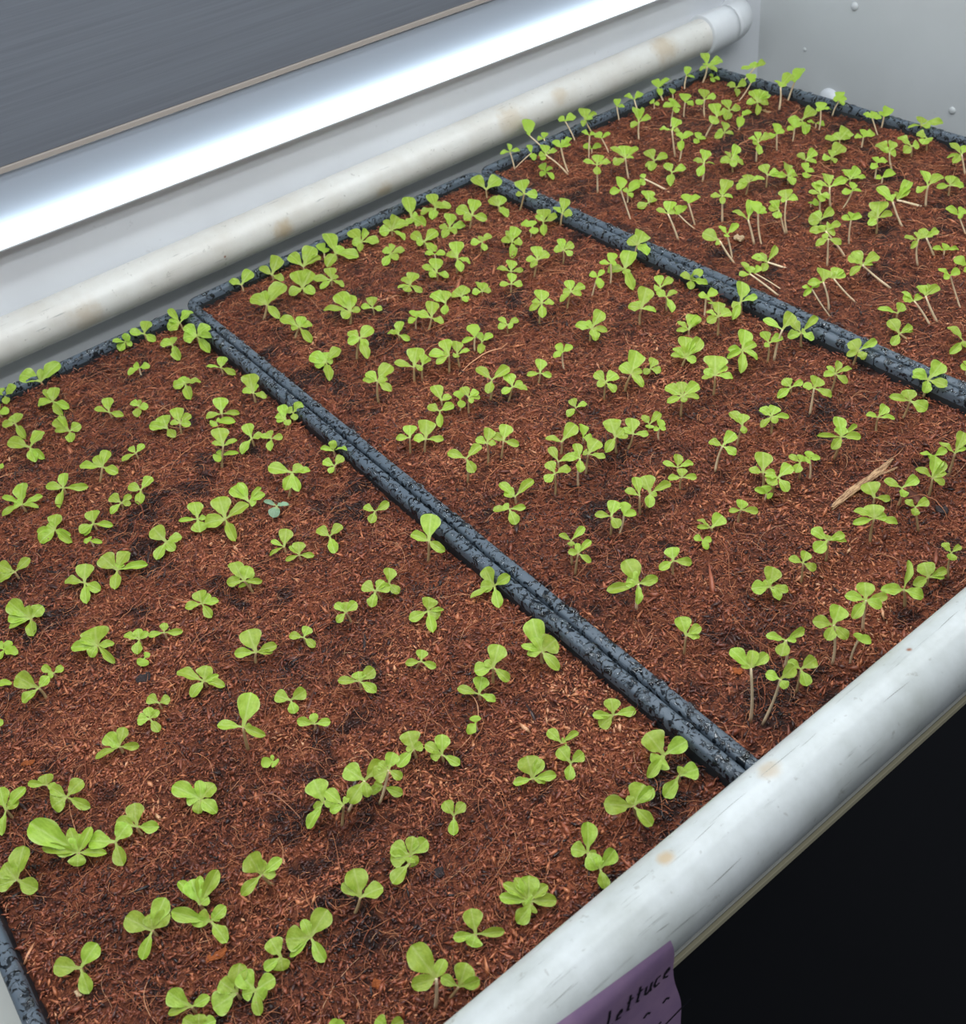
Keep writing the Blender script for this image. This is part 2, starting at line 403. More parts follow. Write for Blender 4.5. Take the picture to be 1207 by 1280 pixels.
def interp_noise(x, y, cell, seed):
    g = np.random.default_rng(seed).random((int(1.4 / cell) + 4, int(1.2 / cell) + 4))
    fx = (x + 0.45) / cell; fy = (y + 0.75) / cell
    ix = np.floor(fx).astype(int); iy = np.floor(fy).astype(int); tx = fx - ix; ty = fy - iy
    tx = tx * tx * (3 - 2 * tx); ty = ty * ty * (3 - 2 * ty)
    return (g[ix, iy] * (1 - tx) + g[ix + 1, iy] * tx) * (1 - ty) + (g[ix, iy + 1] * (1 - tx) + g[ix + 1, iy + 1] * tx) * ty

SOIL_Z = -0.0072
def height(x, y):
    x = np.asarray(x, float); y = np.asarray(y, float)
    h = (interp_noise(x, y, 0.05, 1) - 0.5) * 0.0030 + (interp_noise(x, y, 0.016, 2) - 0.5) * 0.0020
    h += (interp_noise(x, y, 0.006, 3) - 0.5) * 0.0020 + (interp_noise(x, y, 0.0030, 4) - 0.5) * 0.0018
    return SOIL_Z + h

lab = {'left': ('black plastic seedling tray at the left, nearest the camera', 'coir'),
       'middle': ('black plastic seedling tray in the middle of the three', 'coir'),
       'right': ('black plastic seedling tray at the far right end', 'coir')}
for nm, x0, x1, yb in TRAYS:
    t = empty('seedling_tray', ((x0 + x1) / 2, (yb + Y_FRONT) / 2, -0.05), lab[nm][0], 'tray', 'seedling trays side by side')
    ox, oy = t.location.x, t.location.y; a = (x0 - ox, x1 - ox, Y_FRONT - oy, yb - oy)
    sweep('rim', [(0.0003, 0.041), (0.0, 0.047), (0.0002, 0.0491), (0.0008, 0.0499), (0.0018, 0.0503), (0.0036, 0.0505), (0.0052, 0.0502), (0.0062, 0.0497), (0.0068, 0.0488), (0.0071, 0.046), (0.0073, 0.0425)], *a, 0.011, M_TRAY, t, 0.0004)
    sweep('basin', [(0.0062, 0.047), (0.0074, 0.0445), (0.013, 0.001), (0.016, 0.0), (0.0145, -0.0008), (0.0118, 0.0), (0.0054, 0.045)], *a, 0.011, M_TRAYIN, t)
    # water beads lying on the rim
    Vd = []; Fd = []; seg = 10; rr = random.Random(ord(nm[0]))
    for i in range(330):
        side = rr.random(); off = rr.uniform(0.0012, 0.0058); s = rr.choice([0.0006, 0.0008, 0.0011, 0.0015, 0.0019])
        if side < 0.42: px, py, el = x0 + off, rr.uniform(Y_FRONT + .02, yb - .01), (1, 1.7)
        elif side < 0.84: px, py, el = x1 - off, rr.uniform(Y_FRONT + .02, yb - .01), (1, 1.7)
        else: px, py, el = rr.uniform(x0 + .012, x1 - .012), yb - off, (1.7, 1)
        zt = 0.0502 + 0.0004 * (math.sin((px - ox) * 40 + (py - oy) * 17) + math.sin((py - oy) * 31 + 1.7)) * 0.5
        b0 = len(Vd)
        for j, (q, hz) in enumerate(((1.0, -0.0002), (0.85, 0.32), (0.5, 0.55), (0.0001, 0.62))):
            for k in range(seg):
                an = 2 * math.pi * k / seg; wv = 1 + 0.25 * math.sin(2 * an + i) + 0.12 * math.sin(3 * an + 2 * i)
                Vd.append((px - ox + s * el[0] * q * wv * math.cos(an), py - oy + s * el[1] * q * wv * math.sin(an), zt + hz * s * 0.8))
        for j in range(3):
            for k in range(seg): Fd.append((b0 + j * seg + k, b0 + j * seg + (k + 1) % seg, b0 + (j + 1) * seg + (k + 1) % seg, b0 + (j + 1) * seg + k))
    tag(mesh('water_beads', Vd, Fd, M_WATER, t), 'small water beads lying along the wet rim', kind='stuff')

# ------------------------------------------------------------------ coir beds
def weight(x, y):        # coarser detail far from the aisle
    d = np.sqrt((x - CAM.x) ** 2 + (y - CAM.y) ** 2 + CAM.z ** 2); return d

oct_v = np.array([(1, 0, 0), (0, 1, 0), (-1, 0, 0), (0, -1, 0), (0, 0, 1), (0, 0, -1)], float)
oct_f = np.array([(0, 1, 4), (1, 2, 4), (2, 3, 4), (3, 0, 4), (1, 0, 5), (2, 1, 5), (3, 2, 5), (0, 3, 5)])

def dark_patch(x, y):
    """0..1: the blackish decayed patches scattered over the coir"""
    return np.clip((0.65 * interp_noise(x, y, 0.024, 71) + 0.35 * interp_noise(x, y, 0.007, 72) - 0.66) / 0.10, 0, 1)

def grains(x, y, seed):
    g = np.random.default_rng(seed); n = len(x)
    sz = np.exp(g.normal(math.log(0.00062), 0.42, n)); el = np.exp(g.normal(0.55, 0.35, n)); th = g.uniform(0.25, 0.6, n)
    ax = g.uniform(0, 2 * np.pi, n); tilt = g.normal(0, 0.4, n)
    v = oct_v[None] + g.normal(0, 0.18, (n, 6, 3)); v = v * np.stack([sz * el, sz * 0.62, sz * th], 1)[:, None, :]
    ct, st = np.cos(tilt), np.sin(tilt); X = v[..., 0] * ct[:, None] - v[..., 2] * st[:, None]; Z = v[..., 0] * st[:, None] + v[..., 2] * ct[:, None]
    c, s = np.cos(ax), np.sin(ax); XX = X * c[:, None] - v[..., 1] * s[:, None]; YY = X * s[:, None] + v[..., 1] * c[:, None]
    z = height(x, y) + g.uniform(-0.0001, 0.0009, n)
    V = np.stack([XX + x[:, None], YY + y[:, None], Z + z[:, None]], 2).reshape(-1, 3)
    Fq = (oct_f[None] + (np.arange(n) * 6)[:, None, None]).reshape(-1, 3)
    patch = interp_noise(x, y, 0.035, 21); tone = np.clip(g.beta(2.0, 2.2, n) * 0.8 + (patch - 0.5) * 0.45 + 0.08, 0, 1)
    dark = g.random(n) < 0.03; tone[dark] *= 0.15; tone *= 1 - 0.72 * dark_patch(x, y)
    return V, Fq, np.repeat(tone, 6)

def fibres(x, y, seed, length, rad, lift, npt=7, kmax=0.9):
    g = np.random.default_rng(seed); n = len(x)
    ln = length * np.exp(g.normal(0, 0.45, n)); a = g.uniform(0, 2 * np.pi, n); k = g.normal(0, kmax, n); k2 = g.normal(0, kmax, n)
    P = np.zeros((n, npt, 3)); cx = x.copy(); cy = y.copy(); ang = a.copy()
    arch = g.uniform(0, lift, n)
    for i in range(npt):
        t = i / (npt - 1)
        P[:, i, 0] = cx; P[:, i, 1] = cy; P[:, i, 2] = height(cx, cy) + 0.0004 + arch * np.sin(np.pi * t)
        ang += (k * (1 - t) + k2 * t) * 2 / npt; st = ln / (npt - 1)
        cx = cx + np.cos(ang) * st; cy = cy + np.sin(ang) * st
    r = rad * np.exp(g.normal(0, 0.3, n))
    d = np.gradient(P, axis=1); d /= np.linalg.norm(d, axis=2, keepdims=True) + 1e-12
    s = np.cross(d, np.array([0, 0, 1.0])); s /= np.linalg.norm(s, axis=2, keepdims=True) + 1e-12; u = np.cross(s, d)
    tp = (0.55 + 0.45 * np.sin(np.pi * np.linspace(0.08, 0.92, npt)))[None, :, None]
    ring = [P + (s * math.cos(q) + u * math.sin(q)) * r[:, None, None] * tp for q in (math.pi / 2, math.pi * 7 / 6, math.pi * 11 / 6)]
    V = np.stack(ring, 2).reshape(-1, 3)
    base = []
    for i in range(npt - 1):
        for q in range(3): base.append((i * 3 + q, i * 3 + (q + 1) % 3, (i + 1) * 3 + (q + 1) % 3, (i + 1) * 3 + q))
    Fq = (np.array(base)[None] + (np.arange(n) * npt * 3)[:, None, None]).reshape(-1, 4)
    return V, Fq, np.repeat(np.clip(g.beta(2.2, 2.4, n), 0, 1), npt * 3)

soil_label = {'left': 'red-brown coir fibre bed filling the left tray', 'middle': 'red-brown coir fibre bed filling the middle tray', 'right': 'red-brown coir fibre bed filling the far right tray'}
dens = {'left': 54000, 'middle': 46000, 'right': 28000}
for q, (nm, x0, x1, yb) in enumerate(TRAYS):
    e = 0.0078; step = 0.0016 if nm != 'right' else 0.0022
    xs = np.arange(x0 + e, x1 - e + step / 2, step); ys = np.arange(Y_FRONT + e, yb - e + step / 2, step)
    X, Y = np.meshgrid(xs, ys, indexing='ij'); Z = height(X, Y)
    ed = np.minimum(np.minimum(X - xs[0], xs[-1] - X), np.minimum(Y - ys[0], ys[-1] - Y)); Z = Z - np.clip(0.006 - ed, 0, 1) * 0.25
    V = np.stack([X, Y, Z], 2).reshape(-1, 3); nx, ny = X.shape
    I = (np.arange(nx - 1)[:, None] * ny + np.arange(ny - 1)[None]).ravel()
    bed = link('coir_substrate', fast_mesh('coir_substrate', V, np.stack([I, I + ny, I + ny + 1, I + 1], 1), dark_patch(X, Y).ravel()), M_COIR)
    tag(bed, soil_label[nm], 'soil', kind='stuff')
    n = dens[nm]; gx = rng.uniform(x0 + e + .001, x1 - e - .001, n * 3); gy = rng.uniform(Y_FRONT + e + .02, yb - e - .001, n * 3)
    keep = rng.random(n * 3) < np.clip(0.62 / weight(gx, gy), 0, 1) ** 2 * 0.55; gx, gy = gx[keep], gy[keep]
    tag(link('coir_grains', fast_mesh('coir_grains', *grains(gx, gy, 30 + q), smooth=False), M_GRAIN, bed), kind='stuff')
    def pick(k, mar=0.012): return rng.uniform(x0 + e + mar, x1 - e - mar, k), rng.uniform(Y_FRONT + e + 0.02, yb - e - mar, k)
    parts = [fibres(*pick(int(n * 0.30), .004), 40 + q, 0.0048, 0.00012, 0.0010, 6), fibres(*pick(int(n * 0.035)), 50 + q, 0.013, 0.00014, 0.0022, 9), fibres(*pick(110 if nm != 'right' else 170, .02), 60 + q, 0.030, 0.00017, 0.0045, 14, 1.1)]
    off = 0; VV = []; FF = []; TT = []
    for (a, b, c) in parts: VV.append(a); FF.append(b + off); TT.append(c); off += len(a)
    Vf = np.concatenate(VV); Vf[:, 0] = np.clip(Vf[:, 0], x0 + e, x1 - e); Vf[:, 1] = np.clip(Vf[:, 1], Y_FRONT + e, yb - e)
    tag(link('coir_fibres', fast_mesh('coir_fibres', Vf, np.concatenate(FF), np.concatenate(TT)), M_FIBRE, bed), kind='stuff')

# ------------------------------------------------------------------ loose things lying on the coir
def strand(label, pts, rad, m, name='root_strand', cat='fibre', group=None):
    P = [Vector((x, y, float(height(x, y)) + rad * 0.6 + dz)) for x, y, dz in pts]
    out = []
    for i in range(len(P) - 1):
        a = P[max(i - 1, 0)]; b = P[i]; c = P[i + 1]; d = P[min(i + 2, len(P) - 1)]
        for k in range(5):
            t = k / 5; out.append(0.5 * ((2 * b) + (c - a) * t + (2 * a - 5 * b + 4 * c - d) * t * t + (-a + 3 * b - 3 * c + d) * t ** 3))
    out.append(P[-1]); o = out[0].copy()
    n = len(out); ob = tube(name, [q - o for q in out], [rad * (0.6 + 0.4 * math.sin(math.pi * (i + .5) / n)) for i in range(n)], m, None, 6)
    ob.location = o; return tag(ob, label, cat, group)
M_STRAND, *_ = mat('pale_root_strand', srgb(176, 118, 88), 0.5, 0.4)
strand('pale root strand lying beside the left tray front corner', [(-0.2598, -0.4241, 0.0000), (-0.2517, -0.4256, 0.0000), (-0.2437, -0.4275, 0.0000), (-0.2376, -0.4300, 0.0000), (-0.2327, -0.4332, 0.0000), (-0.2235, -0.4349, 0.0000)], 0.00022, M_STRAND)
strand('looped root strand in front of the left tray rim', [(-0.2449, -0.4218, 0.0000), (-0.2432, -0.4164, 0.0000), (-0.2371, -0.4158, 0.0000), (-0.2303, -0.4147, 0.0000), (-0.2253, -0.4117, 0.0000)], 0.0002, M_STRAND)
strand('curved root strand arching over coir right of the front left corner', [(-0.1718, -0.4169, 0.0000), (-0.1651, -0.4196, 0.0014), (-0.1591, -0.4256, 0.0020), (-0.1562, -0.4350, 0.0014), (-0.1551, -0.4453, 0.0000)], 0.00022, M_STRAND)
strand('pale root strand near the five-leaved seedling by the pipe', [(-0.1928, -0.4218, 0.0000), (-0.1890, -0.4316, 0.0000), (-0.1856, -0.4420, 0.0000)], 0.00025, M_STRAND)
strand('reddish root strand beside the leafy seedling at the front pipe', [(-0.0949, -0.5360, 0.0000), (-0.0898, -0.5331, 0.0000), (-0.0864, -0.5290, 0.0000), (-0.0856, -0.5249, 0.0000)], 0.0003, M_STRAND)
strand('curved root strand in the open middle of the left tray', [(-0.0710, -0.3707, 0.0000), (-0.0615, -0.3714, 0.0000), (-0.0531, -0.3700, 0.0000), (-0.0456, -0.3656, 0.0000), (-0.0411, -0.3581, 0.0000)], 0.00022, M_STRAND)
strand('thin root strand standing near the left tray centre', [(-0.0676, -0.3259, 0.0000), (-0.0715, -0.3323, 0.0000), (-0.0750, -0.3410, 0.0000)], 0.0002, M_STRAND)
strand('short root strand crossing the coir near the left tray centre', [(-0.0973, -0.3762, 0.0000), (-0.0967, -0.3829, 0.0000), (-0.0960, -0.3911, 0.0000)], 0.00025, M_STRAND)
strand('short root strand below the small seedling in the left tray', [(-0.0700, -0.4072, 0.0000), (-0.0697, -0.4118, 0.0000), (-0.0689, -0.4167, 0.0000)], 0.00025, M_STRAND)
strand('root strand along the left tray side of the seam', [(-0.0289, -0.4175, 0.0000), (-0.0257, -0.4151, 0.0014), (-0.0180, -0.4198, 0.0020), (-0.0105, -0.4233, 0.0014), (-0.0023, -0.4229, 0.0000)], 0.0002, M_STRAND)
strand('curled root strand just right of the seam', [(0.0315, -0.4271, 0.0000), (0.0396, -0.4251, 0.0000), (0.0475, -0.4187, 0.0000), (0.0542, -0.4106, 0.0000)], 0.00022, M_STRAND)
strand('root strand in the middle tray by the wet rim', [(0.0105, -0.4742, 0.0000), (0.0204, -0.4734, 0.0000), (0.0328, -0.4696, 0.0000)], 0.00022, M_STRAND)
strand('root strand curving around the seam end at the front pipe', [(0.0114, -0.5280, 0.0000), (0.0133, -0.5314, 0.0000), (0.0112, -0.5369, 0.0000), (0.0114, -0.5434, 0.0000), (0.0122, -0.5492, 0.0000), (0.0179, -0.5524, 0.0000)], 0.00025, M_STRAND)
strand('long curved root strand on the bare coir of the middle tray', [(0.0593, -0.3212, 0.0000), (0.0648, -0.3269, 0.0000), (0.0722, -0.3302, 0.0000), (0.0804, -0.3311, 0.0000)], 0.00022, M_STRAND)
strand('root strand reaching from the middle tray seedling pair', [(0.0335, -0.2708, 0.0000), (0.0331, -0.2818, 0.0000), (0.0312, -0.2931, 0.0000), (0.0279, -0.3026, 0.0000)], 0.00025, M_STRAND)
strand('pale root strand at the foot of the far right seedlings', [(0.1523, -0.5502, 0.0000), (0.1563, -0.5505, 0.0000), (0.1613, -0.5509, 0.0000)], 0.0004, M_STRAND)
strand('root strand beside the dry stick', [(0.1758, -0.4526, 0.0000), (0.1731, -0.4613, 0.0000), (0.1760, -0.4665, 0.0000)], 0.00022, M_STRAND)
strand('root strand in front of the leaning seedling in the far tray', [(0.3255, -0.3633, 0.0000), (0.3305, -0.3691, 0.0000), (0.3376, -0.3726, 0.0000), (0.3469, -0.3758, 0.0000)], 0.0003, M_STRAND)
strand('long root strand across the far right tray', [(0.3090, -0.4110, 0.0000), (0.3171, -0.4146, 0.0000), (0.3252, -0.4182, 0.0000), (0.3342, -0.4200, 0.0000)], 0.0003, M_STRAND)
strand('curled root strand in the back part of the middle tray', [(0.0411, -0.1521, 0.0000), (0.0468, -0.1527, 0.0000), (0.0522, -0.1571, 0.0000)], 0.0002, M_STRAND)

def chunk(name, label, cat, x, y, dx, dy, w_, h_, m, seed):
    """rough elongated splinter from (x,y) along (dx,dy)"""
    r = random.Random(seed); L_ = math.hypot(dx, dy); n = 14; seg = 9; V = []; Fs = []
    for i in range(n + 1):
        t = i / n; e = (math.sin(math.pi * min(max(t, 0.03), 0.97)) ** 0.35)
        for k in range(seg):
            a = 2 * math.pi * k / seg; j = 1 + r.uniform(-.22, .22)
            V.append((L_ * t + r.uniform(-.02, .02) * L_, w_ / 2 * e * j * math.cos(a) + 0.12 * w_ * math.sin(t * 7), h_ / 2 * e * j * math.sin(a) + h_ * 0.35))
    for i in range(n):
        for k in range(seg): Fs.append((i * seg + k, i * seg + (k + 1) % seg, (i + 1) * seg + (k + 1) % seg, (i + 1) * seg + k))
    Fs.append(tuple(range(seg))[::-1]); Fs.append(tuple(n * seg + k for k in range(seg)))
    o = mesh(name, V, Fs, m, None, smooth=False); o.location = (x, y, float(height(x + dx / 2, y + dy / 2)) + 0.0006); o.rotation_euler = (0, 0, math.atan2(dy, dx))
    return tag(o, label, cat)
chunk('dry_stick', 'pale cracked dry stick lying in the middle tray near the right', 'stick', 0.1554, -0.4757, 0.0531, 0.0023, 0.0046, 0.003, M_STICK, 1)
chunk('dry_twig', 'thin pale twig lying against the dry stick', 'twig', 0.1893, -0.4751, 0.0159, -0.0041, 0.0016, 0.0012, M_STICK, 2)
chunk('wood_chip', 'orange wood chip between the seedlings at the bottom left', 'wood chip', -0.2168, -0.4732, 0.0089, -0.0009, 0.0035, 0.001, M_CHIP, 3)
chunk('bark_chip', 'dark bark sliver lying upright in the left tray centre', 'bark chip', -0.0824, -0.3824, 0.0064, 0.0110, 0.0016, 0.0012, M_BARK, 4)
chunk('pale_seed', 'small pale seed husk below the bottom left seedling', 'seed', -0.2628, -0.4497, 0.0016, -0.0034, 0.0018, 0.0014, M_SEED, 5)
chunk('bark_chip', 'tan curled bark chip in the lower left of left tray', 'bark chip', -0.2425, -0.3267, 0.0060, -0.0025, 0.003, 0.0014, M_CHIP, 6)
chunk('pebble', 'pale tan pebble between leaning seedlings in the far right tray', 'pebble', 0.3359, -0.2416, 0.0055, -0.0052, 0.007, 0.004, M_SEED, 7)
chunk('bark_chip', 'black bark crumb beside the seedling near the pipe, lower middle', 'bark chip', -0.1243, -0.5019, -0.0002, -0.0045, 0.005, 0.0015, M_BARK, 8)
chunk('wood_chip', 'rounded orange wood chip at the bottom centre', 'wood chip', -0.1709, -0.5247, 0.0033, -0.0019, 0.004, 0.0014, M_CHIP, 9)
chunk('bark_chip', 'black bark crumb in the dark patch of the left tray', 'bark chip', -0.1791, -0.3188, 0.0076, -0.0002, 0.006, 0.0015, M_BARK, 10)
chunk('bark_chip', 'black bark crumb below the dry stick, right side', 'bark chip', 0.1906, -0.5137, 0.0051, -0.0031, 0.006, 0.002, M_BARK, 11)
chunk('wood_flake', 'light reddish wood flake in the back corner of far tray', 'wood flake', 0.5241, -0.1009, 0.0006, -0.0108, 0.004, 0.001, M_STICK, 12)
chunk('wood_flake', 'reddish wood flake beside the long-stemmed seedling by the pipe', 'wood flake', 0.0376, -0.5125, 0.0049, -0.0040, 0.004, 0.001, M_CHIP, 13)

# ------------------------------------------------------------------ paper label taped to the front pipe
def paper_material():
    m, N, L, b = mat('purple_paper', srgb(150, 122, 158), 0.7, 0.2)
    v = coords(N, L); n = noise(N, L, 60, 4, 0.6, v); r = ramp(N, [(0.3, srgb(150, 122, 160)), (0.7, srgb(172, 140, 172))])
    L.new(n.outputs[0], r.inputs[0]); L.new(r.outputs[0], b.inputs['Base Color']); return m
M_PAPER = paper_material(); M_INK, *_ = mat('black_marker_ink', srgb(34, 34, 42), 0.5, 0.3)
PC = (-0.584, 0.0236); PR = 0.0156 + 0.0002
note = empty('paper_label', (-0.12, -0.600, 0.0), 'purple handwritten paper label hanging on the front pipe', 'label')
def paper_pt(u, s):
    """u along the pipe (m), s down the sheet (m) from the sloping top edge"""
    a0 = math.radians(67.0 + (u + 0.0864) * 382.0)               # top edge climbs the pipe to the left
    x = u; a = a0 + s / PR; lim = math.radians(92)
    if a <= lim: y = PC[0] - PR * math.sin(a); z = PC[1] + PR * math.cos(a)
    else:
        ex = (a - lim) * PR; y = PC[0] - PR * math.sin(lim) - 0.0012 * math.sin(ex * 70 + u * 30) * min(1, ex * 60); z = PC[1] + PR * math.cos(lim) - ex
    return Vector((x + s * 0.05 + 0.0010 * math.sin(s * 160) * s / 0.08, y, z))
V = []; Fs = []; nu, ns = 30, 44
for th in (0, 1):
    for i in range(nu + 1):
        for j in range(ns + 1):
            q = paper_pt(-0.175 + 0.0886 * i / nu, 0.105 * j / ns); V.append((q.x + 0.12, q.y + 0.600 + th * 0.00012, q.z))
K = (nu + 1) * (ns + 1)
for i in range(nu):
    for j in range(ns):
        a = i * (ns + 1) + j; Fs.append((a, a + 1, a + ns + 2, a + ns + 1)); Fs.append((K + a, K + a + ns + 1, K + a + ns + 2, K + a + 1))
mesh('sheet', V, Fs, M_PAPER, note)
def ink(strokes, name='handwriting', wd=0.00055):
    V = []; Fs = []
    for st in strokes:
        for (u0, s0), (u1, s1) in zip(st[:-1], st[1:]):
            n = 5; dx, ds = u1 - u0, s1 - s0; l = math.hypot(dx, ds) or 1; px, ps = -ds / l * wd, dx / l * wd; b0 = len(V)
            for k in range(n + 1):
                t = -0.05 + 1.1 * k / n
                for sg in (-1, 1):
                    q = paper_pt(u0 + dx * t + px * sg, s0 + ds * t + ps * sg); V.append((q.x + 0.12, q.y + 0.600 - 0.00022, q.z))
            for k in range(n): Fs.append((b0 + 2 * k, b0 + 2 * k + 1, b0 + 2 * k + 3, b0 + 2 * k + 2))
    return mesh(name, V, Fs, M_INK, note)
GL = {'B': [[(0, 0), (0, 1)], [(0, 0), (.5, .1), (.5, .4), (0, .5), (.6, .6), (.6, .9), (0, 1)]], 'o': [[(.3, .45), (.05, .6), (.05, .9), (.3, 1), (.5, .85), (.5, .6), (.3, .45)]],
      't': [[(.2, .1), (.15, .9), (.35, 1)], [(0, .4), (.45, .35)]], 'L': [[(.15, 0), (.05, .6), (0, 1), (.5, .95)]], 'e': [[(0, .75), (.4, .65), (.3, .45), (.05, .6), (.05, .9), (.4, .98)]],
      'u': [[(0, .45), (.05, .9), (.25, 1), (.45, .8), (.45, .45)], [(.45, .8), (.55, 1)]], 'c': [[(.4, .5), (.1, .5), (0, .8), (.15, 1), (.45, .95)]],
      '1': [[(.1, 0), (.1, 1)]], '-': [[(0, .6), (.3, .45), (.5, .6)]], '_': [[(0, .9), (1.6, .6)]]}
def write(txt, u, s, w_, h_, gap=1.25):
    out = []
    for ch in txt:
        if ch != ' ':
            for st in GL[ch]: out.append([(u + w_ * px + (1 - py) * w_ * .25, s + h_ * py - (u + 0.15) * 0.0) for px, py in st])
        u += w_ * gap * (1 if ch != '_' else 1.6) * 0.62
    return out
ink(write('Botto', -0.1450, 0.0125, 0.0056, 0.0140) + write('Lettuce', -0.1195, 0.0115, 0.0060, 0.0140))
ink(write('1 - -', -0.1130, 0.036, 0.0060, 0.010) + write('_ _', -0.1100, 0.046, 0.0075, 0.014))

# ------------------------------------------------------------------ seedlings
def leaf_mesh(kind, seed):
    r = random.Random(seed); ny, nx = 15, 6; V = []; Fs = []
    ph = [r.uniform(0, 6.28) for _ in range(4)]
    arch = r.uniform(0.03, 0.13); cup = r.uniform(0.08, 0.24); ruff = r.uniform(0.015, 0.045); twist = r.uniform(-.15, .15)
    pet = r.uniform(0.20, 0.30) if kind == 'true' else r.uniform(0.12, 0.2)
    for i in range(ny + 1):
        t = i / ny
        if t < pet: hw = 0.075 + 0.05 * (t / pet) ** 2
        else:
            q = (t - pet) / (1 - pet); pk = 0.54 if kind == 'true' else 0.48
            b = (math.sin(math.pi / 2 * min(q / pk, 1)) ** 0.72) if q < pk else math.sqrt(max(0, 1 - ((q - pk) / (1 - pk)) ** 2.05))
            hw = 0.11 * (1 - min(q * 4, 1)) + 0.5 * b
            if q >= 1: hw = 0.02
        for j in range(nx + 1):
            s = (j / nx) * 2 - 1
            edge = 1 + ruff * 2.2 * math.sin(9 * t + ph[0] + (1.7 if s > 0 else 0)) * (t > pet)
            x = s * hw * edge
            z = arch * math.sin(math.pi * t ** 1.2) * 1.0 + cup * (x * x) * 2.0 - 0.02 * math.exp(-(s * 3) ** 2) * (t > pet) + ruff * math.sin(13 * t + ph[1]) * abs(s) * (t > pet) + twist * x * t
            V.append((x, t * (1 - 0.0 * abs(s)) , z))
    for i in range(ny):
        for j in range(nx):
            a = i * (nx + 1) + j; Fs.append((a, a + 1, a + nx + 2, a + nx + 1))
    me = bpy.data.meshes.new('leaf'); me.from_pydata(V, [], Fs); me.polygons.foreach_set('use_smooth', [True] * len(me.polygons)); me.update(); return me
LEAF = [leaf_mesh('true', 100 + i) for i in range(6)]; SEEDLEAF = [leaf_mesh('seed', 200 + i) for i in range(6)]
for me in LEAF + SEEDLEAF: me.materials.append(M_LEAF)
LEAFB = [me.copy() for me in SEEDLEAF[:3]]
for me in LEAFB: me.materials[0] = M_LEAF_BLUE
UPN = Vector((-0.12, -0.42, 0.9)).normalized()

def leaf_matrix(vec, wd, r):
    y = vec.normalized(); Ln = vec.length
    n = (UPN + Vector((r.gauss(0, .16), r.gauss(0, .16), r.gauss(0, .10)))).normalized()
    x = y.cross(n).normalized(); z = x.cross(y).normalized()
    M = Matrix((x * wd, y * Ln, z * Ln)).transposed(); return M.to_4x4()

def stem_pts(base, crown, r):
    P = []; n = 6; side = Vector((r.uniform(-1, 1), r.uniform(-1, 1), 0)) * (crown - base).length * 0.05
    for i in range(n + 1):
        t = i / n; P.append(base.lerp(crown, t) + side * math.sin(math.pi * t))
    return P

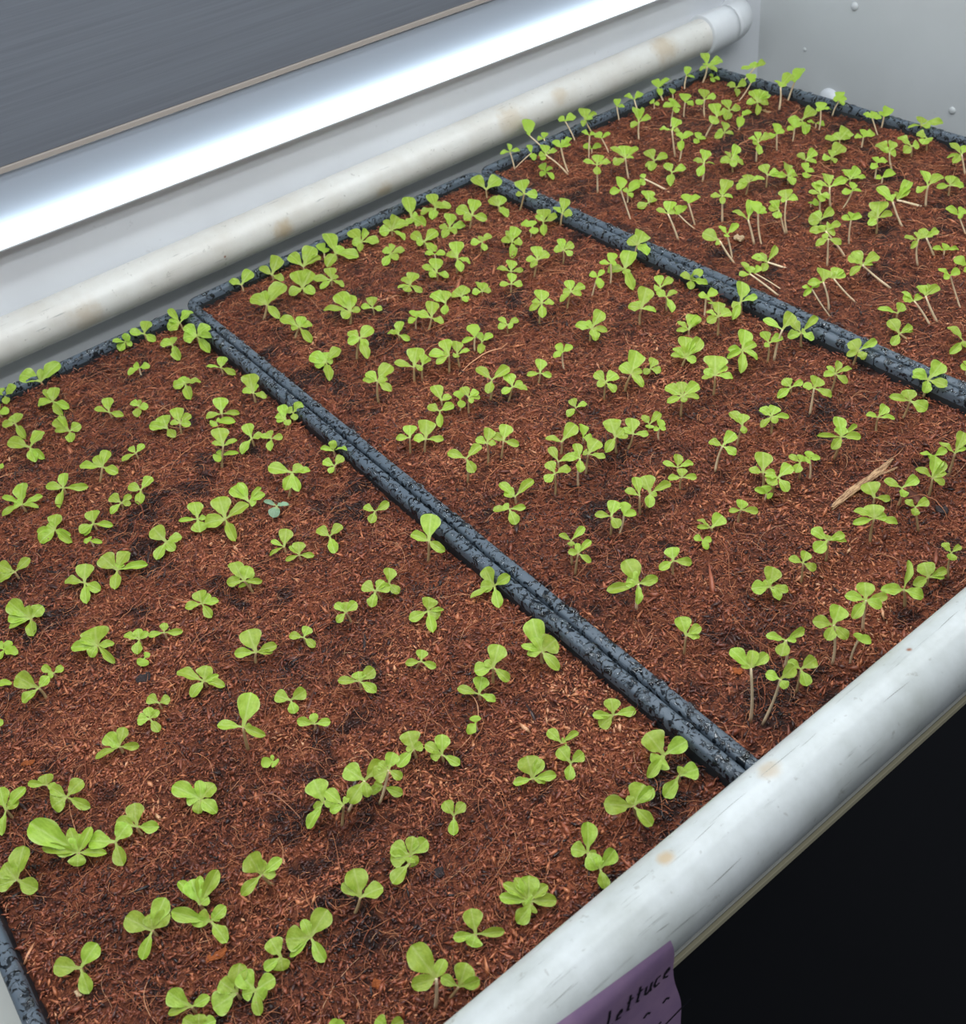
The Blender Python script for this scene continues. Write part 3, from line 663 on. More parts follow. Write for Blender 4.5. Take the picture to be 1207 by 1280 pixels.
DATA = """-2381 -3952 -2381 -3952 -16 9 2 -106 218 88 107 34 64 34 78 95 52 37 49 -114 107 35 44 -75 68 22 49 95 -74 -22 41 -31 -42 -24 73 19 103 51 49
-2278 -4496 -2278 -4496 -23 10 2 -61 100 38 86 103 65 44 77 89 15 19 63 -86 -65 -35 50 29 51 28 63
-1065 -5400 -1058 -5404 -25 12 6 59 66 39 88 10 93 45 44 -41 105 44 44 -82 81 27 44 89 -62 -17 53 96 -3 11 44
-1798 -4951 -1798 -4951 -25 11 6 109 36 31 88 11 66 32 44 -81 51 13 93 -6 -110 -33 53 -103 -5 -16 27
-466 -5404 -482 -5390 21 12 10 -93 77 23 80 90 34 28 103 113 -1 15 56 11 -97 -44 56 6 41 20 37
-231 -4493 -225 -4497 17 10 16 62 138 73 103 90 2 13 108 -62 77 28 41 -66 31 6 43 7 -109 -50 54 14 78 38 54
-1849 -4066 -1849 -4066 -30 9 5 -72 116 45 75 82 13 17 85 -40 49 17 80 -43 -41 -25 55 24 -92 -28 60 35 67 36 50
-193 -5275 -193 -5275 -25 12 12 -1 107 50 117 99 -38 47 73 -64 -11 -14 97 -122 -21 -26 49
-2077 -4527 -2077 -4527 -22 10 3 20 94 46 87 -25 118 52 46 127 59 45 57 42 -1 5 51 57 84 47 37
-2075 -4619 -2075 -4619 -30 10 4 -107 121 42 59 -36 44 16 72 77 8 14 54 -63 46 13 45 8 -109 -28 54 41 4 7 45
-2639 -3885 -2639 -3885 -24 9 1 87 93 55 86 -14 83 37 77 -90 30 2 62 51 -83 -32 72
-1572 -5463 -1534 -5475 121 12 3 -8 130 60 97 62 25 20 51 -86 34 4 59
-2129 -4950 -2129 -4950 -27 11 3 64 71 42 73 -29 68 28 69 -99 11 -8 94
-2071 -4989 -2071 -4989 -30 11 4 -12 80 36 81 84 -11 6 64 10 -43 -19 77 -46 18 2 51 -30 -80 -28 47
-2053 -2398 -2053 -2398 -22 6 3 -49 142 60 91 84 21 21 73 -91 78 24 79 -117 22 -5 42 -34 -118 -36 67 21 67 34 48
-1850 -2846 -1850 -2846 -26 7 4 41 85 45 157 -114 70 17 58 74 -41 -9 41 -59 -29 -21 58 25 -150 -32 41 -58 77 28 47
-1299 -4923 -1299 -4923 -30 11 9 54 48 30 56 -39 73 29 74 92 4 14 65 -74 36 7 74 -3 -42 -20 56
321 -4565 332 -4574 130 10 1 29 118 59 108 -23 51 21 96 -147 65 11 51 98 -36 -4 51 -72 -67 -41 40
-2568 -4448 -2568 -4448 -23 10 1 96 32 28 76 -79 67 21 76 -16 -100 -35 58
-1799 -4629 -1820 -4627 43 10 5 -1 88 41 103 -109 -11 -19 47 97 -1 12 47 45 -33 -9 37 31 43 24 42
-1377 -4530 -1267 -4563 78 10 8 -37 89 36 84 105 19 23 68 -105 -31 -29 68 -29 -58 -31 46
-1607 -4958 -1563 -4968 19 11 7 39 95 49 100 -30 81 34 45 93 -26 0 68
-911 -2444 -895 -2448 -28 6 8 43 130 66 111 157 -5 19 66 -111 44 6 90 -38 -182 -30 62
-688 -4981 -688 -4981 -30 11 11 39 82 43 107 83 35 28 49 90 -51 -12 44 -81 35 6 39 34 -44 -16 29
-1545 -2389 -1545 -2389 -22 6 5 -30 114 49 106 103 53 38 88 150 -74 -14 48 -70 -105 -36 63 29 26 16 75
-1559 -3958 -1537 -3962 106 9 6 113 99 61 100 -88 74 23 53 59 -88 -33 42 32 -23 -7 32
-1296 -5369 -1296 -5369 -30 12 5 40 76 41 78 -78 42 9 39 -40 -23 -16 69 95 -58 -14 39
-2235 -4007 -2235 -4007 -25 9 3 -89 70 21 83 81 26 23 83 -21 -107 -33 63
-745 -5398 -745 -5398 -30 12 9 76 81 48 77 -45 50 17 64 -10 -69 -28 77 29 -21 -6 23
-2318 -3629 -2318 -3629 -29 8 3 93 18 21 71 -73 4 -8 97 62 -107 -29 49 -36 76 31 51
-1535 -3462 -1535 -3462 -26 8 7 -79 113 42 66 53 52 31 83 -91 -24 -23 55 67 -88 -32 46 74 -19 1 33
1972 -3247 1990 -3266 -14 7 8 106 104 63 107 180 39 42 83 -16 93 41 45 -65 66 22 48 40 -55 -20 59 112 45 36 65
997 -5385 992 -5376 138 12 7 59 56 34 88 -62 70 24 52 96 -48 -10 43 38 -63 -24 52 -112 -17 -23 52
-103 -3964 -103 -3964 -25 9 13 25 98 49 75 79 -41 47 58 -137 25 -6 41 -64 -116 -33 58 -61 37 9 69
-2561 -3504 -2561 -3504 -24 8 1 25 96 48 71 117 29 29 51 66 2 9 51 -63 -90 -34 46
877 -4963 858 -4938 -6 11 2 87 55 37 90 12 36 18 53 -79 45 11 74 62 -67 -23 48 -6 -73 -35 48
-1413 -4498 -1448 -4490 18 10 7 17 93 46 98 28 -27 -9 45 -115 -41 -35 49 -48 6 -4 38
-1276 -3504 -1256 -3508 2 8 8 31 111 56 113 102 -33 -2 51 -89 58 15 51 67 -48 -13 28
2697 -4495 2727 -4488 20 10 14 152 22 31 97 -28 90 38 68 -62 68 24 51 12 -115 2 68 -84 -37 -28 63
744 -5414 733 -5397 189 12 5 87 37 29 91 -64 65 22 61 -74 -26 -22 56 5 -77 -35 51
2233 -3522 2230 -3519 42 8 15 112 84 54 107 101 -17 6 59 -76 53 15 47 27 -99 -43 53 -122 -101 -63 59 -121 18 -8 42
-478 -4425 -466 -4432 45 10 15 89 60 40 91 -82 38 7 75 19 -89 -39 48 -16 44 18 43
-1512 -5476 -1468 -5491 -24 12 4 72 40 28 80 -33 63 25 42 76 -29 -3 50
-1690 -1777 -1690 -1777 -28 5 2 57 73 42 86 -22 51 21 66 -89 49 11 42 56 -82 -30 42 -107 -15 -21 79 42 -151 -30 53
366 -574 419 -594 26 2 1 201 64 57 132 41 109 56 84 -67 111 43 98 8 -141 -65 63
-2019 -3535 -2019 -3535 -30 8 4 -24 81 34 74 64 59 36 58 -115 21 -6 42 76 -50 -13 40 -20 36 14 42
1504 -5039 1504 -5039 89 11 5 52 50 30 100 -56 86 33 50 -112 45 6 42 79 -85 -29 42 62 -27 -4 50
-2130 -4001 -2130 -4001 -28 9 4 40 86 45 79 -59 72 26 59 75 -55 -16 54
-2288 -4881 -2288 -4881 -30 11 2 -45 92 37 72 71 -14 3 43 -83 34 5 34
-509 -2487 -448 -2508 85 6 11 -92 107 37 79 73 -4 8 67 91 -52 -12 45 -95 -58 -40 62 -35 -111 -57 56
-453 -3862 -453 -3862 -30 9 12 48 52 31 83 35 -53 -20 79 -103 24 -3 57 -59 -121 -28 53 70 -41 -10 22
1879 -4507 1892 -4527 103 10 11 75 89 51 81 41 41 25 71 -107 81 24 33 88 -62 -17 49 -94 -15 -20 54 126 -6 14 27
777 -1142 799 -1153 20 3 2 10 166 79 115 74 106 59 102 -150 119 36 51 -79 -8 -14 81 65 -29 -5 54
-1725 -2347 -1725 -2347 -24 6 4 58 84 47 99 -81 71 22 62 47 -86 -34 62 -51 -125 -34 56
365 -1505 365 -1505 -29 4 1 -62 101 39 102 21 73 37 76 139 28 31 76 -78 25 1 76 -80 -163 -29 64 47 -11 1 51
1597 -3614 1604 -3621 77 8 13 -40 103 43 74 59 72 41 68 133 1 18 74 -105 24 -3 48 73 -63 -20 46 -14 -34 -18 46
-207 -4970 -207 -4970 -30 11 14 38 59 33 76 -76 55 15 40 95 -48 -10 46 -84 1 -11 61
-1761 -1406 -1761 -1406 -21 4 1 72 113 62 96 -71 109 42 38 128 -24 6 38 -128 10 -13 44 72 -73 -24 34 -32 37 13 55
1877 -3611 1881 -3616 78 8 14 94 90 54 139 104 5 16 58 -34 62 24 52 -81 31 4 46 78 -74 -24 52
-1520 -869 -1520 -869 -16 3 2 -92 113 40 95 125 42 36 95 -21 -122 -42 66 35 -137 -42 51
-123 -492 -123 -492 -20 2 5 108 -23 42 98 -89 43 8 122 44 -182 42 57 -16 -218 -38 65 -26 112 49 81
-224 -3528 -200 -3541 71 8 13 102 105 63 108 -55 83 31 56 33 -91 -38 52
1207 -273 1207 -273 -10 1 5 48 179 90 125 129 -124 -41 96 83 4 13 88 -127 -52 -41 88
-1928 -4939 -1928 -4939 -30 11 5 1 72 34 74 -76 4 -8 44 -21 -41 -22 74
1987 -5033 1988 -5034 55 11 9 109 65 45 76 83 -16 4 48 -38 82 33 44 20 -61 -26 52 123 12 22 44
-721 -2412 -721 -2412 -26 6 9 -36 125 54 92 17 124 60 58 106 25 26 33 31 -31 -10 58 102 -18 5 50
755 -522 755 -522 -17 2 2 51 141 72 127 137 81 56 106 -113 11 -10 85 51 -85 -33 85
-1238 -2369 -1238 -2369 -29 6 6 -15 107 48 102 87 -28 -1 64 -101 -61 -29 64 12 -72 -29 58
237 -5379 227 -5367 289 12 1 -13 104 47 63 61 45 29 53 102 -4 12 48 -29 31 10 21
-2188 -2947 -2190 -2947 12 7 2 -59 116 46 90 67 20 18 51 -98 -8 -17 56
-910 -4612 -910 -4612 -30 10 12 54 64 37 69 -32 77 31 54 38 -80 -28 42 -45 25 6 46
1547 -3179 1580 -3209 53 7 6 137 90 60 112 -20 80 35 83 -2 -103 -48 59 70 -22 -1 47
-218 -5389 -218 -5389 -30 12 11 84 -28 -2 76 35 17 13 43 -110 -22 -25 62
-993 -4520 -996 -4519 -4 10 11 28 72 37 93 46 -7 3 47 -101 -14 -20 54 -27 20 6 31
1260 -5422 1251 -5405 37 12 8 128 76 53 47 -89 63 18 57 50 -78 -30 62
3557 -3628 3445 -3464 79 8 4 -25 98 42 102 31 104 53 76 145 -11 14 76 64 -37 -9 51 -130 -6 -20 51
-1254 -4600 -1174 -4628 136 10 9 60 40 27 65 26 -59 -24 42 -15 47 20 46 -67 13 -3 76
-1187 -126 -1187 -126 -35 1 3 -93 107 57 119 176 27 57 95 46 61 57 48
389 -2107 411 -2118 87 5 1 138 40 37 98 -70 62 20 43 -25 85 37 68 31 -102 -44 55 65 -18 0 62
-974 -4025 -969 -4027 3 9 10 23 38 21 65 92 4 14 65 -80 63 19 43 34 -84 -35 49
-1216 -460 -1216 -460 -23 2 2 66 79 46 85 -95 32 2 92 64 -117 -35 59 -3 106 49 54 -2 -160 -35 54
1242 -4972 1240 -4969 70 11 4 -23 85 37 60 92 -31 -2 44 72 -60 -18 27 -97 1 -13 71 26 10 8 55
555 -1583 606 -1607 90 4 2 -42 80 32 78 116 15 22 91 -90 18 -3 65 -51 -145 -75 65 0 -80 -37 52
2511 -2160 2511 -2160 -20 5 13 133 86 58 121 -121 51 8 81 -121 -211 -38 67 -18 -43 -23 61
-1043 -3027 -1064 -3022 11 7 10 14 110 53 73 -80 38 7 48 66 48 31 79 73 -58 -18 34
-754 -5483 -754 -5483 -30 12 8 92 14 19 67 21 36 20 36 -38 -65 -28 49
-1303 -2966 -1303 -2966 -30 7 8 25 64 33 84 62 18 17 42 80 -38 -7 42 -82 34 5 48 -1 -101 -28 50
397 -1003 442 -1021 6 3 1 -68 132 52 80 -51 28 6 87 68 53 34 80 87 -37 -6 67 -3 -151 -64 60
1457 -5404 1457 -5404 -30 12 9 39 60 33 89 105 -31 0 42 65 -46 -13 31 -89 20 -3 52
1092 -3592 1092 -3592 53 8 9 49 98 52 105 65 -34 -7 66 -111 -35 -31 55 73 8 14 50
-515 -5031 -515 -5031 -30 11 12 -2 74 34 73 72 -4 8 54 -62 -55 -28 49
1782 -2596 1794 -2606 20 6 11 141 54 44 88 -73 80 27 63 69 -76 -26 50 -39 -80 -43 69 -3 60 27 50
-2301 -4970 -2301 -4970 -30 11 1 -31 57 23 50 24 35 20 67 62 -19 -1 50
1724 -295 1724 -295 -19 1 7 113 78 51 105 -90 44 8 98 151 -21 10 75 14 -158 -39 60 8 104 49 60
-1509 -1448 -1509 -1448 -18 4 2 56 77 43 66 -78 70 22 58 126 -81 -21 48 -84 -134 -40 55
1460 -257 1460 -257 -23 1 6 112 -77 -21 97 100 75 48 60 -11 133 61 112 -73 32 5 75 -89 -101 -35 52
884 -4053 902 -4070 39 9 6 38 89 47 98 130 -26 5 46 -64 -53 -33 57 20 -30 -12 31
-1257 -888 -1257 -888 -26 3 3 -36 124 53 81 82 0 11 67 -74 60 18 44 -28 -94 -32 67 4 129 61 44
918 -263 918 -263 -3 1 3 -25 147 65 95 165 95 66 124 160 -6 18 51
-1303 -1481 -1252 -1488 17 4 3 81 73 45 70 -107 87 27 56 2 83 39 63 58 -87 -33 63
2666 -3115 2664 -3112 19 7 13 113 98 61 107 113 -42 3 48 -81 -2 -12 63 -142 -60 -47 53
1441 -4453 1455 -4471 48 10 7 110 5 17 71 -51 48 16 47 -17 -82 -41 59 -73 8 -6 71
-1494 -1898 -1494 -1898 -30 5 4 36 70 37 93 86 -75 -24 42 -92 1 -12 73 -78 -30 -24 53
-568 -3589 -585 -3582 2 8 11 -32 65 26 72 68 17 17 54 -65 -51 -33 58 77 -27 -2 54
5174 -1022 5175 -1023 25 3 11 56 115 61 94 150 52 44 94 -94 46 9 67 157 -4 19 80 73 -65 -21 80 -110 -94 -58 54
582 -5275 577 -5270 104 12 4 -58 67 23 42 108 -17 6 40 -69 -35 -25 65 39 -28 -8 30
2186 -261 2186 -261 -22 1 9 51 125 65 100 115 -60 -13 85 -139 20 -9 69 -116 -105 -36 77 74 15 17 62
-582 -4459 -582 -4459 -30 10 14 -65 79 28 47 62 51 32 74 43 -68 -26 40
-130 -251 -139 -248 -6 1 6 123 30 31 100 -3 137 64 58 -51 64 23 75 -100 3 -12 100
2111 -2727 2121 -2737 71 6 12 134 90 60 115 -64 59 19 70 64 -73 -26 48 -2 60 28 45
2623 -3657 2618 -3651 32 8 18 169 17 30 49 9 107 51 68 -93 29 1 62 31 -77 -32 55 31 -7 1 49
303 -4908 309 -4914 53 11 1 38 76 41 86 85 -12 6 48 50 -41 -13 43
511 -5404 515 -5410 77 12 3 88 -11 7 63 -22 57 24 47 -32 -64 -34 58
-1268 -3865 -1268 -3865 -30 9 8 -47 61 22 70 83 -5 8 64 -22 -62 -28 52
-1053 -4896 -1053 -4896 -30 11 10 6 65 31 57 68 10 14 48 -49 -59 -28 46
1967 -226 1967 -226 -25 1 8 89 163 88 122 18 -167 -33 92 -65 -38 -27 69 44 -30 -8 92
2446 -4537 2458 -4558 50 10 13 41 58 32 89 -80 87 30 50 39 -89 -36 78
-1996 -1964 -1996 -1964 -24 5 1 105 19 23 53 -56 87 33 76 -99 11 -8 57
2239 -1197 2239 -1197 -27 3 8 117 76 51 93 35 97 50 65 -58 57 19 72 58 -57 -19 72 -123 -157 -31 60
-1053 -5416 -1053 -5416 -30 12 7 -28 -8 -8 71 -91 -16 -19 62 -5 29 13 44
-1015 -2324 -1015 -2324 -30 6 7 38 94 49 87 -93 53 12 33 -33 -82 -28 91 44 -18 -2 33
2697 -2039 2751 -2039 20 5 14 118 60 44 125 -16 77 34 104 -57 -162 2 83 22 -89 2 35
408 -3504 408 -3504 -25 8 2 -22 107 47 58 146 12 25 53 -30 56 22 84
2191 -720 2216 -737 54 2 8 114 94 59 106 -63 115 45 91 72 -94 -34 68 -77 8 -7 75
1453 -4376 1450 -4372 26 10 8 87 80 49 101 -52 56 19 53 55 -39 -11 41
312 -2733 332 -2744 8 6 2 83 93 54 108 -57 46 14 63 88 -62 -17 43
4057 -3130 4052 -3122 58 7 7 126 83 56 128 -22 63 26 67 120 -34 0 54 -100 -3 -15 61
-193 -1495 -188 -1496 9 4 9 55 123 65 112 50 42 26 68 -47 54 19 52 54 -76 -29 44
2054 -637 2054 -637 -26 2 7 87 103 60 97 -60 59 20 67 2 -79 -32 60 121 -47 -6 74 -116 -61 -32 67
1789 -655 1789 -655 -24 2 6 -33 111 47 88 145 15 27 88 -57 21 2 88 0 -148 -34 73
3578 -1071 3562 -1057 115 3 2 76 94 54 108 -32 143 63 63 157 16 28 51 -120 6 -13 89 58 -39 -11 51
902 -2185 919 -2195 61 5 4 46 103 54 88 -105 1 -13 48 -102 80 24 72 -9 42 18 40
1687 -2179 1711 -2197 84 5 9 62 77 44 112 -47 47 16 39 69 -48 -13 52 -106 6 -11 46 -70 -85 -49 59
-1078 -2938 -1039 -2947 -28 7 9 -20 100 44 62 49 34 23 46 -94 22 -2 39 58 -21 -2 62
896 -2641 921 -2657 91 6 7 -30 114 49 72 143 1 19 66 -81 -55 -37 60
5076 -1989 5076 -1989 -28 5 11 144 28 32 130 -95 74 22 107 92 -34 -3 46 -14 67 29 91
1715 -1184 1729 -1193 52 3 6 89 115 65 107 -39 76 30 64 54 -86 -33 54 -46 -101 -53 64
1832 -4105 1827 -4099 54 9 11 66 28 22 73 -14 72 32 56 80 -62 -18 36 -97 -12 -18 43 -6 -45 -22 45
2671 -4017 2681 -4032 38 9 15 14 72 35 95 147 -21 10 48 -86 20 -2 45 -13 -58 -29 60
260 -5423 295 -5470 251 12 2 -37 51 19 52 88 1 12 63 -6 -40 -19 42
2363 -3191 2364 -3192 81 7 10 77 74 45 81 -40 70 27 47 -91 14 -6 62 92 -21 2 75
2250 -3042 2250 -3042 -28 7 9 109 54 40 92 127 27 29 61 -20 85 37 43 -71 42 10 37
1401 -3148 1413 -3158 55 7 5 -9 85 38 65 96 -1 12 88 -60 9 -4 53 5 -81 -37 53
618 -4522 619 -4522 45 10 2 45 52 30 81 -88 9 -7 48 70 -62 -20 46
-1838 -3486 -1838 -3486 -30 8 5 -51 32 8 65 21 50 26 49 2 -77 -28 45 55 9 11 38
960 -589 971 -594 -16 2 3 48 93 50 92 -107 82 24 71 42 -96 -39 43 -116 -12 -21 50 61 0 8 43
-1435 -4578 -1397 -4588 56 10 6 -28 88 37 60 35 14 11 30 -60 15 -1 45
330 -3146 344 -3155 89 7 1 -66 88 32 55 120 11 21 55 -15 -89 -44 61
3106 -4092 3076 -4042 -28 9 1 24 98 49 93 108 -15 8 46 81 -43 -9 23 -100 -24 -25 58
-452 -973 -452 -973 -30 3 6 -77 27 3 69 95 -49 -10 54 -45 -168 -28 69 -3 54 25 61 40 24 17 46
325 -3584 311 -3575 -11 8 1 -80 45 11 52 -28 -86 -44 62 80 -45 -11 39 -17 35 14 52
2600 -1143 2600 -1143 -27 3 10 85 85 51 110 64 -100 49 88 -106 -132 -31 59 -8 77 35 59
689 -2085 704 -2093 32 5 2 105 95 59 118 -83 100 35 56
-528 -3015 -528 -3015 -30 7 14 -32 74 30 62 93 11 18 57 -42 -113 -28 57
2188 -5008 2192 -5018 89 11 11 135 46 39 69 -24 87 37 45 79 -29 -3 29
4962 -2586 4943 -2557 63 6 15 -20 113 50 133 105 55 40 74 31 -39 -14 111 -19 49 20 59
1279 -1161 1303 -1174 15 3 4 93 58 39 97 -16 75 33 55 -90 30 2 48 -63 -21 -18 76 36 -97 -41 48
1580 -1112 1580 -1112 -30 3 5 70 94 53 112 -51 101 41 63 45 -90 -28 56 -62 1 -8 70
1820 -4970 1822 -4972 51 11 8 -46 81 32 57 114 -13 9 57 -31 -38 -22 51
-1323 -4950 -1323 -4950 -30 11 8 -99 -15 -20 69 20 12 8 46
605 -4070 612 -4076 63 9 3 76 48 33 76 -65 57 18 41 -11 -67 -33 61
694 -152 694 -152 -17 1 2 137 104 67 109 -40 105 44 65 48 -93 -37 58
3685 -3154 3597 -3034 116 7 5 -95 65 18 67 -3 57 26 80 63 -19 -1 114 136 -15 11 54
-434 -1498 -434 -1498 -23 4 8 55 99 53 98 -99 35 3 55 95 -66 -18 39
2697 -2616 2711 -2616 -30 6 15 83 -29 52 72 -30 75 31 65 -30 -184 52 46 -57 -48 -28 59 -16 -15 52 52
3255 -4366 3255 -4366 -28 10 2 -4 115 53 68 -141 -6 -22 51 -10 -45 -22 79
1368 -4103 1392 -4130 111 9 9 112 13 21 70 -46 61 22 48 22 -78 -33 53
1937 -2181 1966 -2205 58 5 10 46 75 41 79 110 -23 4 60 44 -60 -22 46 -51 28 6 53 -112 -14 -21 46
-765 -1357 -765 -1357 -30 4 5 -81 81 27 65 22 90 45 95 6 -89 -28 58
-770 -3607 -781 -3603 6 8 10 -16 67 29 44 75 10 15 53 -66 -12 -14 40 38 37 22 53
4198 -1639 4189 -1628 32 4 6 139 65 49 80 11 83 40 43 -94 34 3 74 43 -89 -36 47 -38 -64 -35 62 63 -27 -4 49
4290 -2127 4287 -2123 -2 5 7 75 102 58 95 -70 47 13 73 64 -44 -12 58 -30 -86 -44 66 78 19 19 51
-1666 -2962 -1666 -2962 -30 7 6 -48 64 24 44 25 48 26 52 58 7 11 35 -48 -60 -28 56
3312 -2957 3225 -2851 -29 7 3 149 49 43 53 -62 93 35 63 -85 -29 -25 53 -15 86 38 63
-706 -1421 -691 -1424 5 4 6 39 103 53 88 89 10 17 51 52 -45 -14 51 -51 36 10 44
2634 -368 2634 -368 -4 1 10 -18 156 70 102 169 19 32 117
1112 -1652 1144 -1670 17 4 5 85 94 55 99 -51 81 31 73 46 -77 -30 55
-678 -1931 -621 -1946 70 5 7 41 111 57 106 -45 57 21 35 90 -19 3 38
1515 -590 1515 -590 -30 2 4 -34 58 23 73 59 64 38 51 107 -39 -4 65 -6 -93 -28 65 -123 -70 -28 65
2378 -4087 2385 -4097 55 9 14 -4 62 28 35 83 40 30 47 110 -35 -2 35 13 -80 -36 44 -67 33 7 47
3528 -2147 3524 -2143 135 5 4 143 75 54 99 -78 46 11 58 53 -57 -19 44 -54 -52 -31 47 46 37 24 58
2114 -4147 2119 -4153 121 9 12 72 32 24 98 -41 47 17 58 45 -94 -38 52
1366 -1523 1366 -1523 -27 4 6 63 75 43 74 -76 -87 -31 60 -32 117 50 101
-417 -1879 -417 -1879 -28 5 9 31 97 49 77 -110 -56 -30 59 75 -26 -2 53
604 -3612 614 -3620 88 8 3 11 72 35 64 90 -29 -2 64 -76 -3 -12 59
591 -3136 615 -3152 57 7 3 82 64 41 84 -25 66 27 50 58 -71 -25 47
4585 -3157 4580 -3149 109 7 9 66 105 58 91 153 -4 18 77 -115 4 -13 63
4564 -2498 4564 -2498 -25 6 12 129 37 34 86 27 88 45 86 112 -59 -12 43 -113 33 0 57
2397 -3632 2420 -3661 158 8 17 -48 116 48 62 134 38 36 87
5238 -3043 5212 -2997 71 7 12 10 116 56 108 99 21 23 72 -123 -13 -22 58 -118 45 5 29
-490 -3558 -490 -3558 -30 8 12 51 64 37 72 9 -71 -28 50 -59 14 -1 50
1746 -4872 1746 -4872 -30 11 7 35 74 39 108 62 -56 -18 40
4589 -3120 4493 -2972 -26 7 10 217 55 55 76 161 17 29 62 61 43 28 69
-1753 -5437 -1753 -5437 -30 12 2 -22 46 19 57 56 -16 0 49
967 -2730 1002 -2754 39 6 8 33 83 43 77 -83 5 -9 53 65 -65 -22 45 72 -11 5 42
-1154 -1818 -1154 -1818 -30 5 6 98 28 26 61 -47 63 23 61 -63 -96 -28 57
4191 -2618 4179 -2601 88 6 10 63 102 56 92 147 -23 9 71 -75 85 30 57
1161 -3610 1188 -3635 39 8 10 62 77 44 88 74 -52 -14 42 -26 61 25 44
-1501 -498 -1501 -498 -30 2 1 -75 36 7 53 67 38 27 76 12 59 29 53 -2 -194 -28 53
985 -4438 985 -4438 -30 10 4 94 13 19 84 -32 76 31 32 -61 48 14 30
867 -3358 876 -3365 16 8 7 139 31 33 83 -65 70 24 46
4780 -2146 4780 -2146 -30 5 10 168 35 39 119 -72 31 5 74 -25 -63 -28 52 54 56 33 59
1612 -4039 1629 -4059 82 9 10 0 95 44 82 58 42 27 65 -24 -42 -23 38
2324 -1690 2334 -1698 38 4 12 45 85 46 70 98 -1 13 63 27 -68 -28 49 -60 41 11 63 7 61 29 63
5176 -1515 5176 -1515 -14 4 10 178 21 33 103 -100 67 18 63 -129 -155 -44 71
849 -3597 866 -3611 69 8 6 102 28 27 92 67 -70 -24 38 -13 27 11 43
2049 -1689 2078 -1711 75 4 11 67 92 52 84 -69 47 13 56 105 -7 11 67 -79 -18 -19 49
5413 -141 5441 -171 76 1 13 81 138 75 87 176 -26 11 87 23 30 17 87 -91 6 -9 51 33 -95 -40 65
-1213 -4576 -1203 -4579 -17 10 10 50 -73 -27 45 -62 16 -1 41 -22 35 13 30
3886 -1053 3886 -1053 -26 3 4 23 109 54 100 129 -25 6 69 -109 -72 -32 75 -105 -6 -17 44
-729 -3027 -732 -3026 -25 7 13 40 59 33 70 -78 19 -2 31 64 -50 -15 35 -16 69 30 31
3927 -2738 3927 -2738 -29 6 7 -86 42 8 95 2 73 34 82 145 9 23 68
-2367 -3499 -2367 -3499 -30 8 2 21 41 22 77 -64 56 18 36 33 -39 -14 36
3258 -1044 3263 -1048 167 3 1 78 59 38 101 -66 90 33 70 109 -44 -6 63 -64 -68 -40 63
-1265 -4078 -1257 -4080 -14 9 9 24 40 22 44 -56 61 21 44 64 -36 -8 42
-759 -2901 -759 -2901 -30 7 12 70 73 43 79 -38 69 27 32 -92 7 -9 24
-388 -141 -388 -141 -25 1 5 77 62 47 91 -88 30 47 66 31 -118 -33 58
574 -2534 580 -2538 -26 6 3 -42 69 27 64 99 -17 5 59 -75 -104 -32 49
-186 -1888 -171 -1893 -9 5 11 41 92 48 66 -12 62 27 84 -53 24 4 48 -6 -42 -21 54
-476 -4926 -476 -4926 -30 11 13 -14 75 33 55 90 -11 7 30 20 -4 1 40
-1293 -1843 -1293 -1843 -30 5 5 -30 72 30 67 73 7 13 40 44 -38 -12 40 -86 -19 -20 43
4436 -1672 4441 -1678 98 4 7 67 77 45 56 -39 72 28 50 138 -17 11 75 -85 -86 -51 63 -45 15 1 63
5581 -2390 5581 -2390 20 6 18 59 56 34 99 -19 -89 2 61 -121 44 4 31 132 -111 2 69
3949 -1998 3963 -2013 40 5 5 40 52 29 95 121 -53 -9 59 -130 3 -16 71 -68 46 13 47
-694 -4080 -669 -4107 -30 9 11 38 39 24 60 -67 37 8 38 41 -63 -24 38
1034 -4990 1033 -4988 71 11 3 57 26 20 59 -40 56 21 43 29 -59 -24 43
2655 -769 2698 -801 66 2 10 65 113 61 115 77 -71 -23 77 -65 26 3 69
-302 -440 -302 -440 -30 2 4 -60 60 20 89 51 39 25 65 -32 -182 -28 73
833 -4058 833 -4059 57 9 5 55 88 48 62 -46 66 24 62
743 -3653 760 -3667 135 8 4 39 76 41 60 -54 -58 -34 52 -36 48 18 54
4169 -575 4172 -577 84 2 7 83 126 70 107 125 -18 8 54 -96 -1 -13 60 136 90 60 40
-1018 -3563 -1018 -3563 -30 8 9 51 28 20 57 -54 51 16 43 15 -72 -28 43
5007 -856 5007 -856 -29 2 11 44 106 55 100 100 -33 -2 67 -95 13 -6 67 -136 -80 -29 80
4083 -2607 4079 -2601 75 6 9 35 95 49 85 23 -66 -28 64 -65 61 20 49 -54 -47 -29 71
3946 -1543 3952 -1550 65 4 5 100 82 52 92 -48 70 26 62 62 -57 -18 25 -125 -63 -46 68
2204 -3928 2204 -3928 -30 9 13 3 64 30 75 88 -15 5 41 -116 3 -14 52
-982 -944 -986 -943 7 3 4 46 93 50 75 -62 77 28 48 65 -74 -26 45
1212 -3967 1212 -3967 -30 9 8 55 54 33 63 -48 69 26 40 90 -34 -4 40
279 -4153 299 -4169 73 9 1 97 10 17 38 -37 36 12 38 21 -71 -30 35 29 43 24 33
2543 -646 2543 -646 -28 2 9 89 51 36 91 -34 -156 -30 68 -15 94 42 91
-230 -3025 -230 -3025 -30 7 15 -35 59 23 48 96 -5 11 48 -62 -42 -28 53
4852 -3162 4852 -3161 8 7 11 69 55 35 76 -104 45 7 53 81 -64 -19 53 103 -2 13 49
3381 -4108 3330 -4022 116 9 4 21 75 38 72 124 -3 15 60 86 43 32 36
512 -3109 523 -3116 72 7 2 74 63 39 73 -38 57 22 50 43 -30 -8 39
